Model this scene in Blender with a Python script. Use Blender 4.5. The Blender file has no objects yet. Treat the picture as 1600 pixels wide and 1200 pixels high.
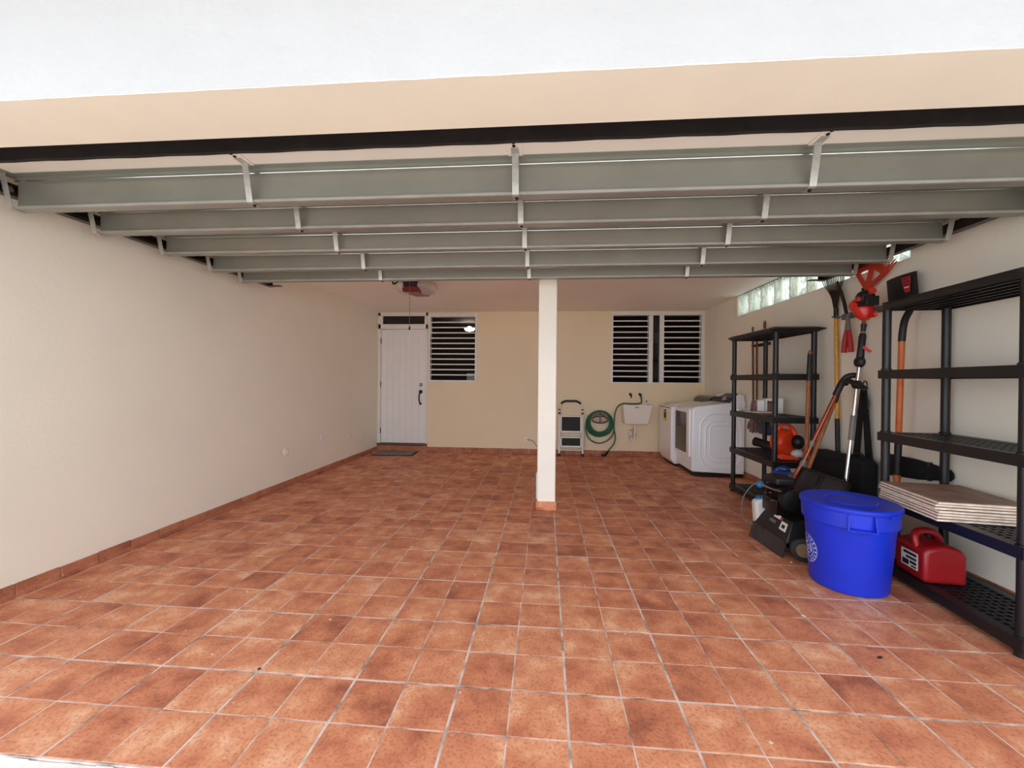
import bpy, bmesh, math, random
from mathutils import Vector, Matrix
random.seed(7)
scene = bpy.context.scene
COL = scene.collection
# ------------------------------------------------------------------ camera
CAMH = 1.23567
cam_d = bpy.data.cameras.new('camera'); cam = bpy.data.objects.new('camera', cam_d); COL.objects.link(cam)
FW = Vector((-0.0805409, 0.99673947, -0.00485792)); RT = Vector((0.99670884, 0.0805815, 0.00883817)); UP = Vector((-0.00920081, 0.00413009, 0.99994914))
cam.matrix_world = Matrix(((RT.x, UP.x, -FW.x, 0), (RT.y, UP.y, -FW.y, 0), (RT.z, UP.z, -FW.z, CAMH), (0, 0, 0, 1)))
cam_d.sensor_fit = 'HORIZONTAL'; cam_d.sensor_width = 36; cam_d.lens = 14.395; cam_d.clip_start = 0.05
scene.camera = cam
# ------------------------------------------------------------------ sky, sun, exposure
world = bpy.data.worlds.new('overcast_sky'); scene.world = world; world.use_nodes = True
bg = world.node_tree.nodes['Background']
bg.inputs['Color'].default_value = (0.86, 0.92, 1.0, 1); bg.inputs['Strength'].default_value = 1.35
sun_d = bpy.data.lights.new('sun', 'SUN'); sun = bpy.data.objects.new('sun', sun_d); COL.objects.link(sun)
sun_d.energy = 3.6; sun_d.angle = math.radians(12); sun_d.color = (1, 0.95, 0.88)
sun.rotation_euler = Vector((0.15, -0.62, -1)).to_track_quat('-Z', 'Y').to_euler(); sun.location = (0, 4, 9)
vs = scene.view_settings; vs.view_transform = 'Standard'; vs.look = 'None'; vs.exposure = 1.40; vs.gamma = 1; vs.use_curve_mapping = False
scene.cycles.max_bounces = 14; scene.cycles.diffuse_bounces = 8; scene.cycles.transparent_max_bounces = 12

# ------------------------------------------------------------------ material helpers
def lin(c):
    return tuple((v/12.92 if v <= 0.04045 else ((v+0.055)/1.055)**2.4) for v in [k/255 for k in c])
def mat(name, rgb, rough=0.6, metal=0.0, vary=0.08, scale=8.0, bump=0.0, bscale=60.0, spec=0.5, coat=0.0, bdist=0.002):
    m = bpy.data.materials.new(name); m.use_nodes = True; nt = m.node_tree; N = nt.nodes; L = nt.links
    b = N['Principled BSDF']; c = lin(rgb)
    b.inputs['Roughness'].default_value = rough; b.inputs['Metallic'].default_value = metal
    b.inputs['Specular IOR Level'].default_value = spec; b.inputs['Coat Weight'].default_value = coat
    tc = N.new('ShaderNodeTexCoord')
    n = N.new('ShaderNodeTexNoise'); n.inputs['Scale'].default_value = scale; n.inputs['Detail'].default_value = 5
    L.new(tc.outputs['Object'], n.inputs['Vector'])
    r = N.new('ShaderNodeValToRGB'); e = r.color_ramp.elements
    e[0].position = 0.3; e[1].position = 0.7
    e[0].color = tuple(max(0, v*(1-vary)) for v in c)+(1,); e[1].color = tuple(min(1, v*(1+vary)) for v in c)+(1,)
    L.new(n.outputs['Fac'], r.inputs['Fac']); L.new(r.outputs['Color'], b.inputs['Base Color'])
    if bump > 0:
        n2 = N.new('ShaderNodeTexNoise'); n2.inputs['Scale'].default_value = bscale; n2.inputs['Detail'].default_value = 6
        L.new(tc.outputs['Object'], n2.inputs['Vector'])
        bp = N.new('ShaderNodeBump'); bp.inputs['Strength'].default_value = bump; bp.inputs['Distance'].default_value = bdist
        L.new(n2.outputs['Fac'], bp.inputs['Height']); L.new(bp.outputs['Normal'], b.inputs['Normal'])
    return m
T = 0.216; X0 = 0.09388; Y0 = 1.41465
def tile_mat(name, base_rgbs, quant=True):
    """mottled terracotta; every tile takes its own shade from the cell it lies in"""
    m = bpy.data.materials.new(name); m.use_nodes = True; nt = m.node_tree; N = nt.nodes; L = nt.links
    b = N['Principled BSDF']
    g = N.new('ShaderNodeNewGeometry')
    sub = N.new('ShaderNodeVectorMath'); sub.operation = 'SUBTRACT'; sub.inputs[1].default_value = (X0, Y0, 0.03)
    dv = N.new('ShaderNodeVectorMath'); dv.operation = 'DIVIDE'; dv.inputs[1].default_value = (T, T, 0.4)
    fl = N.new('ShaderNodeVectorMath'); fl.operation = 'FLOOR'
    L.new(g.outputs['Position'], sub.inputs[0]); L.new(sub.outputs[0], dv.inputs[0]); L.new(dv.outputs[0], fl.inputs[0])
    wn = N.new('ShaderNodeTexWhiteNoise'); wn.noise_dimensions = '3D'; L.new(fl.outputs[0], wn.inputs['Vector'])
    off = N.new('ShaderNodeVectorMath'); off.operation = 'MULTIPLY_ADD'; off.inputs[1].default_value = (37, 41, 29)
    L.new(wn.outputs['Color'], off.inputs[0]); L.new(g.outputs['Position'], off.inputs[2])
    n1 = N.new('ShaderNodeTexNoise'); n1.inputs['Scale'].default_value = 6.5; n1.inputs['Detail'].default_value = 4; n1.inputs['Roughness'].default_value = 0.6
    L.new(off.outputs[0], n1.inputs['Vector'])
    ad = N.new('ShaderNodeMath'); ad.operation = 'MULTIPLY_ADD'; ad.inputs[1].default_value = 0.20; 
    L.new(wn.outputs['Value'], ad.inputs[0]); L.new(n1.outputs['Fac'], ad.inputs[2])
    sb = N.new('ShaderNodeMath'); sb.operation = 'SUBTRACT'; sb.inputs[1].default_value = 0.10; L.new(ad.outputs[0], sb.inputs[0])
    r = N.new('ShaderNodeValToRGB'); cr = r.color_ramp
    cr.elements[0].position = 0.26; cr.elements[0].color = lin(base_rgbs[0])+(1,)
    cr.elements[1].position = 0.76; cr.elements[1].color = lin(base_rgbs[3])+(1,)
    for p, c in ((0.44, base_rgbs[1]), (0.60, base_rgbs[2])):
        e = cr.elements.new(p); e.color = lin(c)+(1,)
    L.new(sb.outputs[0], r.inputs['Fac'])
    n2 = N.new('ShaderNodeTexNoise'); n2.inputs['Scale'].default_value = 85; n2.inputs['Detail'].default_value = 3
    L.new(g.outputs['Position'], n2.inputs['Vector'])
    r2 = N.new('ShaderNodeValToRGB'); r2.color_ramp.elements[0].position = 0.34; r2.color_ramp.elements[0].color = (0.62, 0.60, 0.60, 1)
    r2.color_ramp.elements[1].position = 0.5; r2.color_ramp.elements[1].color = (1, 1, 1, 1)
    L.new(n2.outputs['Fac'], r2.inputs['Fac'])
    mx = N.new('ShaderNodeMix'); mx.data_type = 'RGBA'; mx.blend_type = 'MULTIPLY'; mx.inputs[0].default_value = 0.7
    L.new(r.outputs['Color'], mx.inputs[6]); L.new(r2.outputs['Color'], mx.inputs[7])
    # pale dried paint and dust specks
    v = N.new('ShaderNodeTexNoise'); v.inputs['Scale'].default_value = 26; v.inputs['Detail'].default_value = 2
    L.new(g.outputs['Position'], v.inputs['Vector'])
    r3 = N.new('ShaderNodeValToRGB'); r3.color_ramp.elements[0].position = 0.745; r3.color_ramp.elements[0].color = (0, 0, 0, 1)
    r3.color_ramp.elements[1].position = 0.765; r3.color_ramp.elements[1].color = (1, 1, 1, 1)
    L.new(v.outputs['Fac'], r3.inputs['Fac'])
    mx2 = N.new('ShaderNodeMix'); mx2.data_type = 'RGBA'; L.new(r3.outputs['Color'], mx2.inputs[0])
    L.new(mx.outputs[2], mx2.inputs[6]); mx2.inputs[7].default_value = lin((228, 205, 190))+(1,)
    L.new(mx2.outputs[2], b.inputs['Base Color'])
    b.inputs['Roughness'].default_value = 0.55; b.inputs['Specular IOR Level'].default_value = 0.3
    bp = N.new('ShaderNodeBump'); bp.inputs['Strength'].default_value = 0.15; bp.inputs['Distance'].default_value = 0.002
    L.new(n2.outputs['Fac'], bp.inputs['Height']); L.new(bp.outputs['Normal'], b.inputs['Normal'])
    return m
def grout_mat():
    """pale cement in the wide joints, dusty clay in the shallow scored ones"""
    m = bpy.data.materials.new('floor_grout'); m.use_nodes = True; nt = m.node_tree; N = nt.nodes; L = nt.links
    b = N['Principled BSDF']; b.inputs['Roughness'].default_value = 0.9
    g = N.new('ShaderNodeNewGeometry'); n = N.new('ShaderNodeTexNoise'); n.inputs['Scale'].default_value = 9; n.inputs['Detail'].default_value = 6
    L.new(g.outputs['Position'], n.inputs['Vector'])
    r = N.new('ShaderNodeValToRGB'); e = r.color_ramp.elements
    e[0].position = 0.32; e[0].color = lin((128, 112, 104))+(1,); e[1].position = 0.56; e[1].color = lin((218, 203, 194))+(1,)
    L.new(n.outputs['Fac'], r.inputs['Fac']); L.new(r.outputs['Color'], b.inputs['Base Color'])
    return m
M = {}
M['wall'] = mat('cream_wall_paint', (240, 234, 218), 0.75, vary=0.025, scale=1.5, bump=0.25, bscale=45, bdist=0.004)
M['wallback'] = mat('beige_wall_paint', (238, 220, 188), 0.75, vary=0.025, scale=1.5, bump=0.2, bscale=45, bdist=0.004)
M['fascia'] = mat('greyed_white_stucco', (186, 186, 187), 0.8, vary=0.03, scale=2.5, bump=0.6, bscale=18, bdist=0.012)  # white wall greyed in colour to offset the over-bright daylight on it
M['soffit'] = mat('cream_soffit_paint', (241, 229, 210), 0.8, vary=0.03, scale=3, bump=0.3, bscale=40)
M['ceiling'] = mat('white_ceiling_paint', (246, 239, 232), 0.85, vary=0.02, scale=2, bump=0.15, bscale=50)
M['column'] = mat('white_column_paint', (244, 238, 226), 0.7, vary=0.025, scale=4, bump=0.2, bscale=40)
M['tile'] = tile_mat('terracotta_floor_tile', [(166, 98, 74), (205, 129, 95), (223, 152, 113), (240, 187, 151)])
M['basetile'] = tile_mat('terracotta_base_tile', [(148, 92, 68), (174, 110, 82), (188, 122, 92), (200, 136, 104)])
M['grout'] = grout_mat()
M['concrete'] = mat('driveway_concrete', (205, 200, 192), 0.9, vary=0.12, scale=3, bump=0.3, bscale=30)
M['edgepaint'] = mat('white_edge_plaster', (240, 238, 232), 0.9, vary=0.12, scale=14, bump=0.4, bscale=40)
M['steel'] = mat('galvanised_steel', (160, 160, 150), 0.42, 0.6, vary=0.06, scale=4, bump=0.03, bscale=20)
M['lip'] = mat('zinc_lip', (166, 163, 154), 0.5, 0.3, vary=0.12, scale=6)
M['tread'] = mat('dark_rubber_tread', (52, 54, 53), 0.95, vary=0.15, scale=40, bump=0.3)
M['redopener'] = mat('dark_red_housing', (112, 16, 26), 0.4, vary=0.08)
M['strap'] = mat('zinc_strap', (185, 183, 176), 0.45, 0.6, vary=0.15, scale=25)
M['panel'] = mat('door_panel_paint', (242, 232, 220), 0.6, vary=0.02, scale=3)
M['rubber'] = mat('black_rubber_seal', (26, 21, 20), 0.7, vary=0.5, scale=18, bump=0.3, bscale=60)
M['white'] = mat('white_gloss_paint', (236, 234, 232), 0.42, vary=0.02)
M['alu'] = mat('white_aluminium', (232, 230, 226), 0.4, vary=0.02)
M['darkglass'] = mat('dark_window_glass', (22, 18, 16), 0.08, vary=0.1, spec=0.6)
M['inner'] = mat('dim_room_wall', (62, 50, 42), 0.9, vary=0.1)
M['bronze'] = mat('dark_bronze', (52, 44, 40), 0.35, 0.8, vary=0.1)
M['chrome'] = mat('polished_metal', (200, 200, 198), 0.2, 1.0, vary=0.05)
M['black'] = mat('black_plastic', (17, 17, 19), 0.5, vary=0.15, scale=12)
M['blackm'] = mat('black_matte_fabric', (15, 15, 16), 0.95, vary=0.3, scale=30, bump=0.3, bscale=120)
M['shelf'] = mat('black_shelf_plastic', (19, 20, 22), 0.42, vary=0.12, scale=9, bump=0.08, bscale=90)
M['greyplastic'] = mat('grey_plastic', (110, 108, 104), 0.5, vary=0.1)
M['appl'] = mat('white_appliance_enamel', (246, 248, 252), 0.25, vary=0.01)
M['console'] = mat('dark_console_panel', (46, 46, 50), 0.25, vary=0.1)
M['blue'] = mat('blue_bin_plastic', (14, 48, 198), 0.42, vary=0.08, scale=6, bump=0.05, bscale=80)
M['bluedk'] = mat('dark_blue_plastic', (28, 62, 140), 0.4, vary=0.12)
M['cyan'] = mat('bright_blue_plastic', (30, 120, 180), 0.4, vary=0.1)
M['red'] = mat('red_can_plastic', (150, 20, 27), 0.36, vary=0.12, scale=6)
M['redrake'] = mat('red_rake_plastic', (190, 52, 30), 0.45, vary=0.08)
M['redeng'] = mat('red_engine_cover', (206, 36, 28), 0.25, vary=0.06)
M['orange'] = mat('orange_blower_plastic', (236, 66, 26), 0.35, vary=0.06)
M['fiber'] = mat('orange_fibreglass', (206, 104, 46), 0.4, vary=0.12, scale=20)
M['yellow'] = mat('yellow_fibreglass', (214, 150, 32), 0.4, vary=0.12, scale=20)
M['wood'] = mat('brown_wood', (158, 92, 50), 0.55, vary=0.25, scale=18)
M['woodpale'] = mat('dark_wood_handle', (104, 74, 52), 0.6, vary=0.25, scale=18)
M['redtube'] = mat('red_brown_metal_tube', (150, 70, 44), 0.28, 0.55, vary=0.1)
M['redgrip'] = mat('red_rubber_grip', (172, 34, 34), 0.5, vary=0.12)
M['hose'] = mat('green_hose', (24, 92, 62), 0.45, vary=0.2, scale=30)
M['paper'] = mat('white_label', (232, 230, 224), 0.7, vary=0.04)
M['yellowlabel'] = mat('yellow_label', (226, 200, 60), 0.7, vary=0.05)
M['brownlabel'] = mat('brown_print', (84, 62, 40), 0.7, vary=0.3, scale=80)
M['redlabel'] = mat('red_print', (176, 36, 44), 0.6, vary=0.2, scale=60)
M['porc'] = mat('brown_porcelain_tile', (158, 124, 108), 0.5, vary=0.3, scale=11, bump=0.05)
M['porcedge'] = mat('raw_tile_edge', (236, 222, 204), 0.85, vary=0.15, scale=40, bump=0.3)
M['mop'] = mat('mauve_mop_yarn', (128, 98, 98), 0.95, vary=0.5, scale=60, bump=0.6, bscale=80)
M['slate'] = mat('slate_blue_bristle', (66, 80, 104), 0.95, vary=0.3, scale=50, bump=0.4)
M['tan'] = mat('tan_canvas', (122, 98, 74), 0.9, vary=0.2, scale=10, bump=0.2)
M['mat'] = mat('dark_grey_mat', (132, 127, 120), 0.95, vary=0.6, scale=120, bump=0.5, bscale=150)
M['tank'] = mat('milky_tank_plastic', (214, 212, 206), 0.45, vary=0.03)
M['beige'] = mat('cream_plastic', (236, 226, 208), 0.5, vary=0.02)
M['pvc'] = mat('white_pvc', (226, 220, 208), 0.35, vary=0.05)
M['porcelain'] = mat('white_sink_plastic', (236, 230, 220), 0.35, vary=0.02)
M['whiteprint'] = mat('white_print', (206, 214, 240), 0.6, vary=0.05)
def emis(name, rgb, s):
    m = bpy.data.materials.new(name); m.use_nodes = True; b = m.node_tree.nodes['Principled BSDF']
    b.inputs['Emission Color'].default_value = lin(rgb)+(1,); b.inputs['Emission Strength'].default_value = s; return m
M['lamp'] = emis('lit_lamp_glass', (255, 248, 232), 6)
def glassblock_mat():
    m = bpy.data.materials.new('wavy_glass_block'); m.use_nodes = True; nt = m.node_tree; N = nt.nodes; L = nt.links
    N.remove(N['Principled BSDF']); out = N['Material Output']
    g = N.new('ShaderNodeNewGeometry')
    mp = N.new('ShaderNodeMapping'); mp.inputs['Rotation'].default_value = (0.6, 0, 0); mp.inputs['Scale'].default_value = (1, 1, 0.55); L.new(g.outputs['Position'], mp.inputs['Vector'])
    w = N.new('ShaderNodeTexNoise'); w.inputs['Scale'].default_value = 9; w.inputs['Detail'].default_value = 2; w.inputs['Distortion'].default_value = 2.2
    L.new(mp.outputs[0], w.inputs['Vector'])
    r = N.new('ShaderNodeValToRGB'); r.color_ramp.elements[0].position = 0.42; r.color_ramp.elements[1].position = 0.55
    r.color_ramp.elements[0].color = (0.02, 0.02, 0.02, 1); r.color_ramp.elements[1].color = (0.55, 0.55, 0.55, 1)
    L.new(w.outputs['Fac'], r.inputs['Fac'])
    tl = N.new('ShaderNodeBsdfTranslucent'); tl.inputs['Color'].default_value = (0.58, 0.60, 0.53, 1)
    tr = N.new('ShaderNodeBsdfTransparent'); tr.inputs['Color'].default_value = (0.93, 0.97, 0.94, 1)
    gl = N.new('ShaderNodeBsdfGlossy'); gl.inputs['Roughness'].default_value = 0.15
    mx = N.new('ShaderNodeMixShader'); L.new(r.outputs['Color'], mx.inputs[0]); L.new(tl.outputs[0], mx.inputs[1]); L.new(tr.outputs[0], mx.inputs[2])
    mx2 = N.new('ShaderNodeMixShader'); mx2.inputs[0].default_value = 0.06; L.new(mx.outputs[0], mx2.inputs[1]); L.new(gl.outputs[0], mx2.inputs[2])
    L.new(mx2.outputs[0], out.inputs['Surface']); return m
M['glassblock'] = glassblock_mat()
def clearplastic():
    m = mat('frosted_lens_plastic', (236, 226, 220), 0.35, vary=0.02)
    b = m.node_tree.nodes['Principled BSDF']; b.inputs['Transmission Weight'].default_value = 0.2; b.inputs['Alpha'].default_value = 0.55
    return m
M['lens'] = clearplastic()

# ------------------------------------------------------------------ mesh helpers
class MB:
    def __init__(s): s.v = []; s.f = []; s.mi = []
    def add(s, vs, fs, mi=0):
        o = len(s.v); s.v += [tuple(p) for p in vs]; s.f += [tuple(i+o for i in f) for f in fs]; s.mi += [mi]*len(fs); return s
    def box(s, x0, x1, y0, y1, z0, z1, mi=0, R=None, C=None):
        vs = [Vector((x, y, z)) for x in (x0, x1) for y in (y0, y1) for z in (z0, z1)]
        if R is not None: C = Vector(C or (0, 0, 0)); vs = [C+R@(p-C) for p in vs]
        return s.add(vs, [(0, 1, 3, 2), (4, 6, 7, 5), (0, 4, 5, 1), (2, 3, 7, 6), (0, 2, 6, 4), (1, 5, 7, 3)], mi)
    def hexa(s, lo, hi, mi=0):
        """two quads (4 points each, same winding) joined into a solid"""
        return s.add(list(lo)+list(hi), [(3, 2, 1, 0), (4, 5, 6, 7), (0, 1, 5, 4), (1, 2, 6, 5), (2, 3, 7, 6), (3, 0, 4, 7)], mi)
    def bar(s, a, b, w, t, up=(0, 0, 1), mi=0):
        a, b = Vector(a), Vector(b); d = (b-a).normalized(); sd = d.cross(Vector(up))
        if sd.length < 1e-4: sd = d.cross(Vector((1, 0, 0)))
        sd.normalize(); u = sd.cross(d)
        q = lambda p: [p+sd*w/2+u*t/2, p-sd*w/2+u*t/2, p-sd*w/2-u*t/2, p+sd*w/2-u*t/2]
        return s.hexa(q(a), q(b), mi)
    def tube(s, pts, r, n=10, closed=False, mi=0, sq=1.0, sqdir=None):
        pts = [Vector(p) for p in pts]; k = len(pts); rs = r if isinstance(r, (list, tuple)) else [r]*k
        prev = None; vs = []
        for i, p in enumerate(pts):
            if closed: d = pts[(i+1) % k]-pts[i-1]
            else: d = pts[min(i+1, k-1)]-pts[max(i-1, 0)]
            d.normalize()
            if prev is None:
                a = Vector((0, 0, 1)) if abs(d.z) < 0.9 else Vector((1, 0, 0))
                if sqdir: a = Vector(sqdir)
                prev = (a-d*a.dot(d)).normalized()
            else: prev = (prev-d*prev.dot(d)).normalized()
            o = d.cross(prev)
            for j in range(n):
                t = 2*math.pi*j/n; vs.append(p+(prev*math.cos(t)*sq+o*math.sin(t))*rs[i])
        fs = []
        for i in range(k if closed else k-1):
            for j in range(n):
                a = i*n+j; b = i*n+(j+1) % n; c = ((i+1) % k)*n+(j+1) % n; e = ((i+1) % k)*n+j
                fs.append((a, b, c, e))
        if not closed: fs += [tuple(range(n-1, -1, -1)), tuple((k-1)*n+j for j in range(n))]
        return s.add(vs, fs, mi)
    def lathe(s, prof, o=(0, 0, 0), axis=(0, 0, 1), n=24, mi=0, cap=True):
        """prof: (radius, height) along the axis"""
        ax = Vector(axis).normalized(); a = Vector((1, 0, 0)) if abs(ax.x) < 0.9 else Vector((0, 1, 0))
        u = (a-ax*a.dot(ax)).normalized(); w = ax.cross(u); o = Vector(o); vs = []
        for r, h in prof:
            for j in range(n):
                t = 2*math.pi*j/n; vs.append(o+ax*h+(u*math.cos(t)+w*math.sin(t))*r)
        fs = [(i*n+j, i*n+(j+1) % n, (i+1)*n+(j+1) % n, (i+1)*n+j) for i in range(len(prof)-1) for j in range(n)]
        if cap: fs += [tuple(range(n-1, -1, -1)), tuple((len(prof)-1)*n+j for j in range(n))]
        return s.add(vs, fs, mi)
    def prism(s, poly, a, b, plane='xz', mi=0):
        """poly of 2-D points extruded from a to b along the axis left out of `plane`"""
        def P(p, h):
            return {'xz': (p[0], h, p[1]), 'yz': (h, p[0], p[1]), 'xy': (p[0], p[1], h)}[plane]
        n = len(poly); vs = [P(p, a) for p in poly]+[P(p, b) for p in poly]
        fs = [(i, (i+1) % n, n+(i+1) % n, n+i) for i in range(n)]+[tuple(range(n-1, -1, -1)), tuple(range(n, 2*n))]
        return s.add(vs, fs, mi)
    def ell(s, c, rx, ry, rz, n=16, m=10, mi=0, R=None):
        vs = []; c = Vector(c)
        for i in range(1, m):
            t = math.pi*i/m
            for j in range(n):
                p = 2*math.pi*j/n; q = Vector((rx*math.sin(t)*math.cos(p), ry*math.sin(t)*math.sin(p), rz*math.cos(t)))
                vs.append(c+(R@q if R is not None else q))
        top = len(vs); q = Vector((0, 0, rz)); vs.append(c+(R@q if R is not None else q)); vs.append(c-(R@q if R is not None else q))
        fs = [(i*n+j, (i+1)*n+j, (i+1)*n+(j+1) % n, i*n+(j+1) % n) for i in range(m-2) for j in range(n)]
        fs += [(top, j, (j+1) % n) for j in range(n)]+[(top+1, (m-2)*n+(j+1) % n, (m-2)*n+j) for j in range(n)]
        return s.add(vs, fs, mi)
    def mesh(s, name, mats, smooth=True, ang=35):
        me = bpy.data.meshes.new(name); me.from_pydata(s.v, [], s.f)
        for m in (mats if isinstance(mats, (list, tuple)) else [mats]): me.materials.append(m)
        if len(me.materials) > 1: me.polygons.foreach_set('material_index', s.mi)
        bm = bmesh.new(); bm.from_mesh(me); bmesh.ops.recalc_face_normals(bm, faces=bm.faces); bm.to_mesh(me); bm.free()
        if smooth: me.shade_smooth(); me.set_sharp_from_angle(angle=math.radians(ang))
        me.update(); return me
    def build(s, name, mats, parent=None, bevel=0, smooth=True, ang=35, seg=2, local=False):
        o = bpy.data.objects.new(name, s.mesh(name, mats, smooth, ang)); COL.objects.link(o)
        if parent is not None:
            o.parent = parent
            if not local: o.matrix_parent_inverse = parent.matrix_world.inverted()
        if bevel:
            b = o.modifiers.new('bevel', 'BEVEL'); b.width = bevel; b.segments = seg; b.limit_method = 'ANGLE'; b.angle_limit = math.radians(40)
        return o
def tag(o, label=None, cat=None, group=None, kind=None):
    if label: o['label'] = label
    if cat: o['category'] = cat
    if group: o['group'] = group
    if kind: o['kind'] = kind
    return o
def empty(name, loc, label, cat, group=None, rotz=0, kind=None):
    o = bpy.data.objects.new(name, None); COL.objects.link(o); o.empty_display_size = 0.1
    o.location = loc; o.rotation_euler = (0, 0, rotz)
    o.matrix_world = Matrix.Translation(loc)@Matrix.Rotation(rotz, 4, 'Z')
    return tag(o, label, cat, group, kind)
def arc(c, r, a0, a1, n, plane='xz', ry=None):
    ry = ry or r; out = []
    for i in range(n+1):
        t = math.radians(a0+(a1-a0)*i/n); p = (r*math.cos(t), ry*math.sin(t))
        out.append({'xz': (c[0]+p[0], c[1], c[2]+p[1]), 'yz': (c[0], c[1]+p[0], c[2]+p[1]), 'xy': (c[0]+p[0], c[1]+p[1], c[2])}[plane])
    return out
def spline(pts, n=6):
    pts = [Vector(p) for p in pts]; out = []
    for i in range(len(pts)-1):
        p0 = pts[max(i-1, 0)]; p1 = pts[i]; p2 = pts[i+1]; p3 = pts[min(i+2, len(pts)-1)]
        for k in range(n):
            t = k/n
            out.append(0.5*((2*p1)+(p2-p0)*t+(2*p0-5*p1+4*p2-p3)*t*t+(3*p1-p0-3*p2+p3)*t**3))
    out.append(pts[-1]); return out
def rrect(x0, x1, y0, y1, r, n=5):
    out = []
    for cx, cy, a in ((x1-r, y1-r, 0), (x0+r, y1-r, 90), (x0+r, y0+r, 180), (x1-r, y0+r, 270)):
        for i in range(n+1):
            t = math.radians(a+90*i/n); out.append((cx+r*math.cos(t), cy+r*math.sin(t)))
    return out

# ------------------------------------------------------------------ room shell
XL, XR, YB, HC = -2.966, 2.645, 7.0415, 2.451
YF, YI, ZS = 1.197, 1.44, 2.137          # front wall outer / inner face, lintel underside
S = dict(kind='structure')
def wall_holes(name, label, fixed, lo, hi, zlo, zhi, holes, axis, m):
    """wall slab between `fixed` (two numbers) with rectangular openings; axis = direction it runs along"""
    us = sorted({lo, hi, *[h[0] for h in holes], *[h[1] for h in holes]}); zs = sorted({zlo, zhi, *[h[2] for h in holes], *[h[3] for h in holes]})
    b = MB()
    for i in range(len(us)-1):
        for j in range(len(zs)-1):
            uc, zc = (us[i]+us[i+1])/2, (zs[j]+zs[j+1])/2
            if any(h[0] < uc < h[1] and h[2] < zc < h[3] for h in holes): continue
            if axis == 'x': b.box(us[i], us[i+1], fixed[0], fixed[1], zs[j], zs[j+1])
            else: b.box(fixed[0], fixed[1], us[i], us[i+1], zs[j], zs[j+1])
    return tag(b.build(name, m, smooth=False), label, 'wall', **S)
# floor: mortar bed with single tiles on it
floor = tag(MB().box(XL-0.2, XR+0.2, YF, YB+0.2, -0.12, -0.0002).build('floor', M['grout'], smooth=False),
            'terracotta tiled carport floor with pale grey grout lines', 'floor', **S)
drive = tag(MB().box(-9, 9, -16, YF-0.075, -0.2, -0.02).build('driveway', M['concrete'], smooth=False),
            'pale concrete driveway in front of the tiled floor', 'driveway', **S)
edge = MB()
ed = [(-4.0+0.06*i, YF-0.075, ) for i in range(120)]
for i in range(119):
    x = -4.0+0.06*i; j0 = YF-0.002+random.uniform(-0.003, 0.003)
    edge.box(x, x+0.06, YF-0.075, j0, -0.1, -0.004+random.uniform(-0.002, 0.001))
tag(edge.build('trim_1', M['edgepaint'], smooth=False), 'rough white plaster edge between tiled floor and driveway', 'threshold', **S)
# tile pieces: wide joint on every second line, shallow scored joint between
def tile_mesh(pi, pj):
    w, n = 0.0046, 0.0024           # half gaps: wide, narrow
    gx0 = w if pi == 0 else n; gx1 = n if pi == 0 else w
    gy0 = w if pj == 1 else n; gy1 = n if pj == 1 else w
    b = MB(); x0, x1, y0, y1 = gx0, T-gx1, gy0, T-gy1; c = 0.0016; h = 0.0011
    lo = [(x0, y0, -0.006), (x1, y0, -0.006), (x1, y1, -0.006), (x0, y1, -0.006)]
    mid = [(x0, y0, 0), (x1, y0, 0), (x1, y1, 0), (x0, y1, 0)]
    hi = [(x0+c, y0+c, h), (x1-c, y0+c, h), (x1-c, y1-c, h), (x0+c, y1-c, h)]
    fs = [(8, 9, 10, 11)]
    for k in range(4):
        q = (k+1) % 4; fs += [(k, q, q+4, k+4), (k+4, q+4, q+8, k+8)]
    b.add(lo+mid+hi, fs); return b
tmesh = {(i, j): tile_mesh(i, j).mesh('floor_tile', M['tile'], smooth=False) for i in (0, 1) for j in (0, 1)}
cells = []
for i in range(-15, 13):
    for j in range(-1, 27):
        x, y = X0+i*T, Y0+j*T
        if x+T < XL-0.02 or x > XR+0.02 or y > YB: continue
        c = Vector((x+T/2, y+T/2, 0))-cam.location
        d = c.dot(FW); px = 800+640*c.dot(RT)/d; py = 600-640*c.dot(UP)/d
        vis = (-60 < px < 1660 and py < 1260)
        cells.append((0 if vis else 1, d, i, j, x, y))
cells.sort()
for _, d, i, j, x, y in cells[:300]:
    o = bpy.data.objects.new('floor_tile', tmesh[(i % 2, j % 2)]); COL.objects.link(o); o.parent = floor
    o.location = (x, y, random.uniform(-0.0006, 0.0004)); o.rotation_euler = (random.uniform(-0.0015, 0.0015), random.uniform(-0.0015, 0.0015), 0)
rest = MB()
for _, d, i, j, x, y in cells[300:]:
    t = tile_mesh(i % 2, j % 2); rest.add([(a+x, b+y, c) for a, b, c in t.v], t.f)
tag(rest.build('far_floor_tiles', M['tile'], floor, smooth=False), kind='stuff')

wall_holes('wall_left', 'long cream plaster wall on the left side of the carport', (XL-0.2, XL), YF, YB+0.2, -0.12, HC+0.1, [], 'y', M['wall'])
DX0, DX1 = -2.945, -2.055
W1 = (-2.043, -1.183, 1.229, 2.43); W2 = (1.103, 2.623, 1.231, 2.44)
wall_holes('wall_back', 'cream back wall holding the white door and slatted windows', (YB, YB+0.15), XL-0.2, XR+0.2, -0.12, HC+0.1,
           [(DX0, DX1, 0.0, 2.437), W1, W2], 'x', M['wallback'])
GY0, GY1, GZ0 = 3.212, 5.895, 2.168
wall_holes('wall_right', 'cream wall on the right with a high row of glass blocks', (XR, XR+0.15), YF, YB+0.2, -0.12, HC+0.1,
           [(GY0, GY1, GZ0, HC)], 'y', M['wall'])
tag(MB().box(XL-0.2, XR+0.2, YI, YB+0.2, HC, HC+0.18).build('ceiling', M['ceiling'], smooth=False), 'flat white painted ceiling above the carport', 'ceiling', **S)
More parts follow.
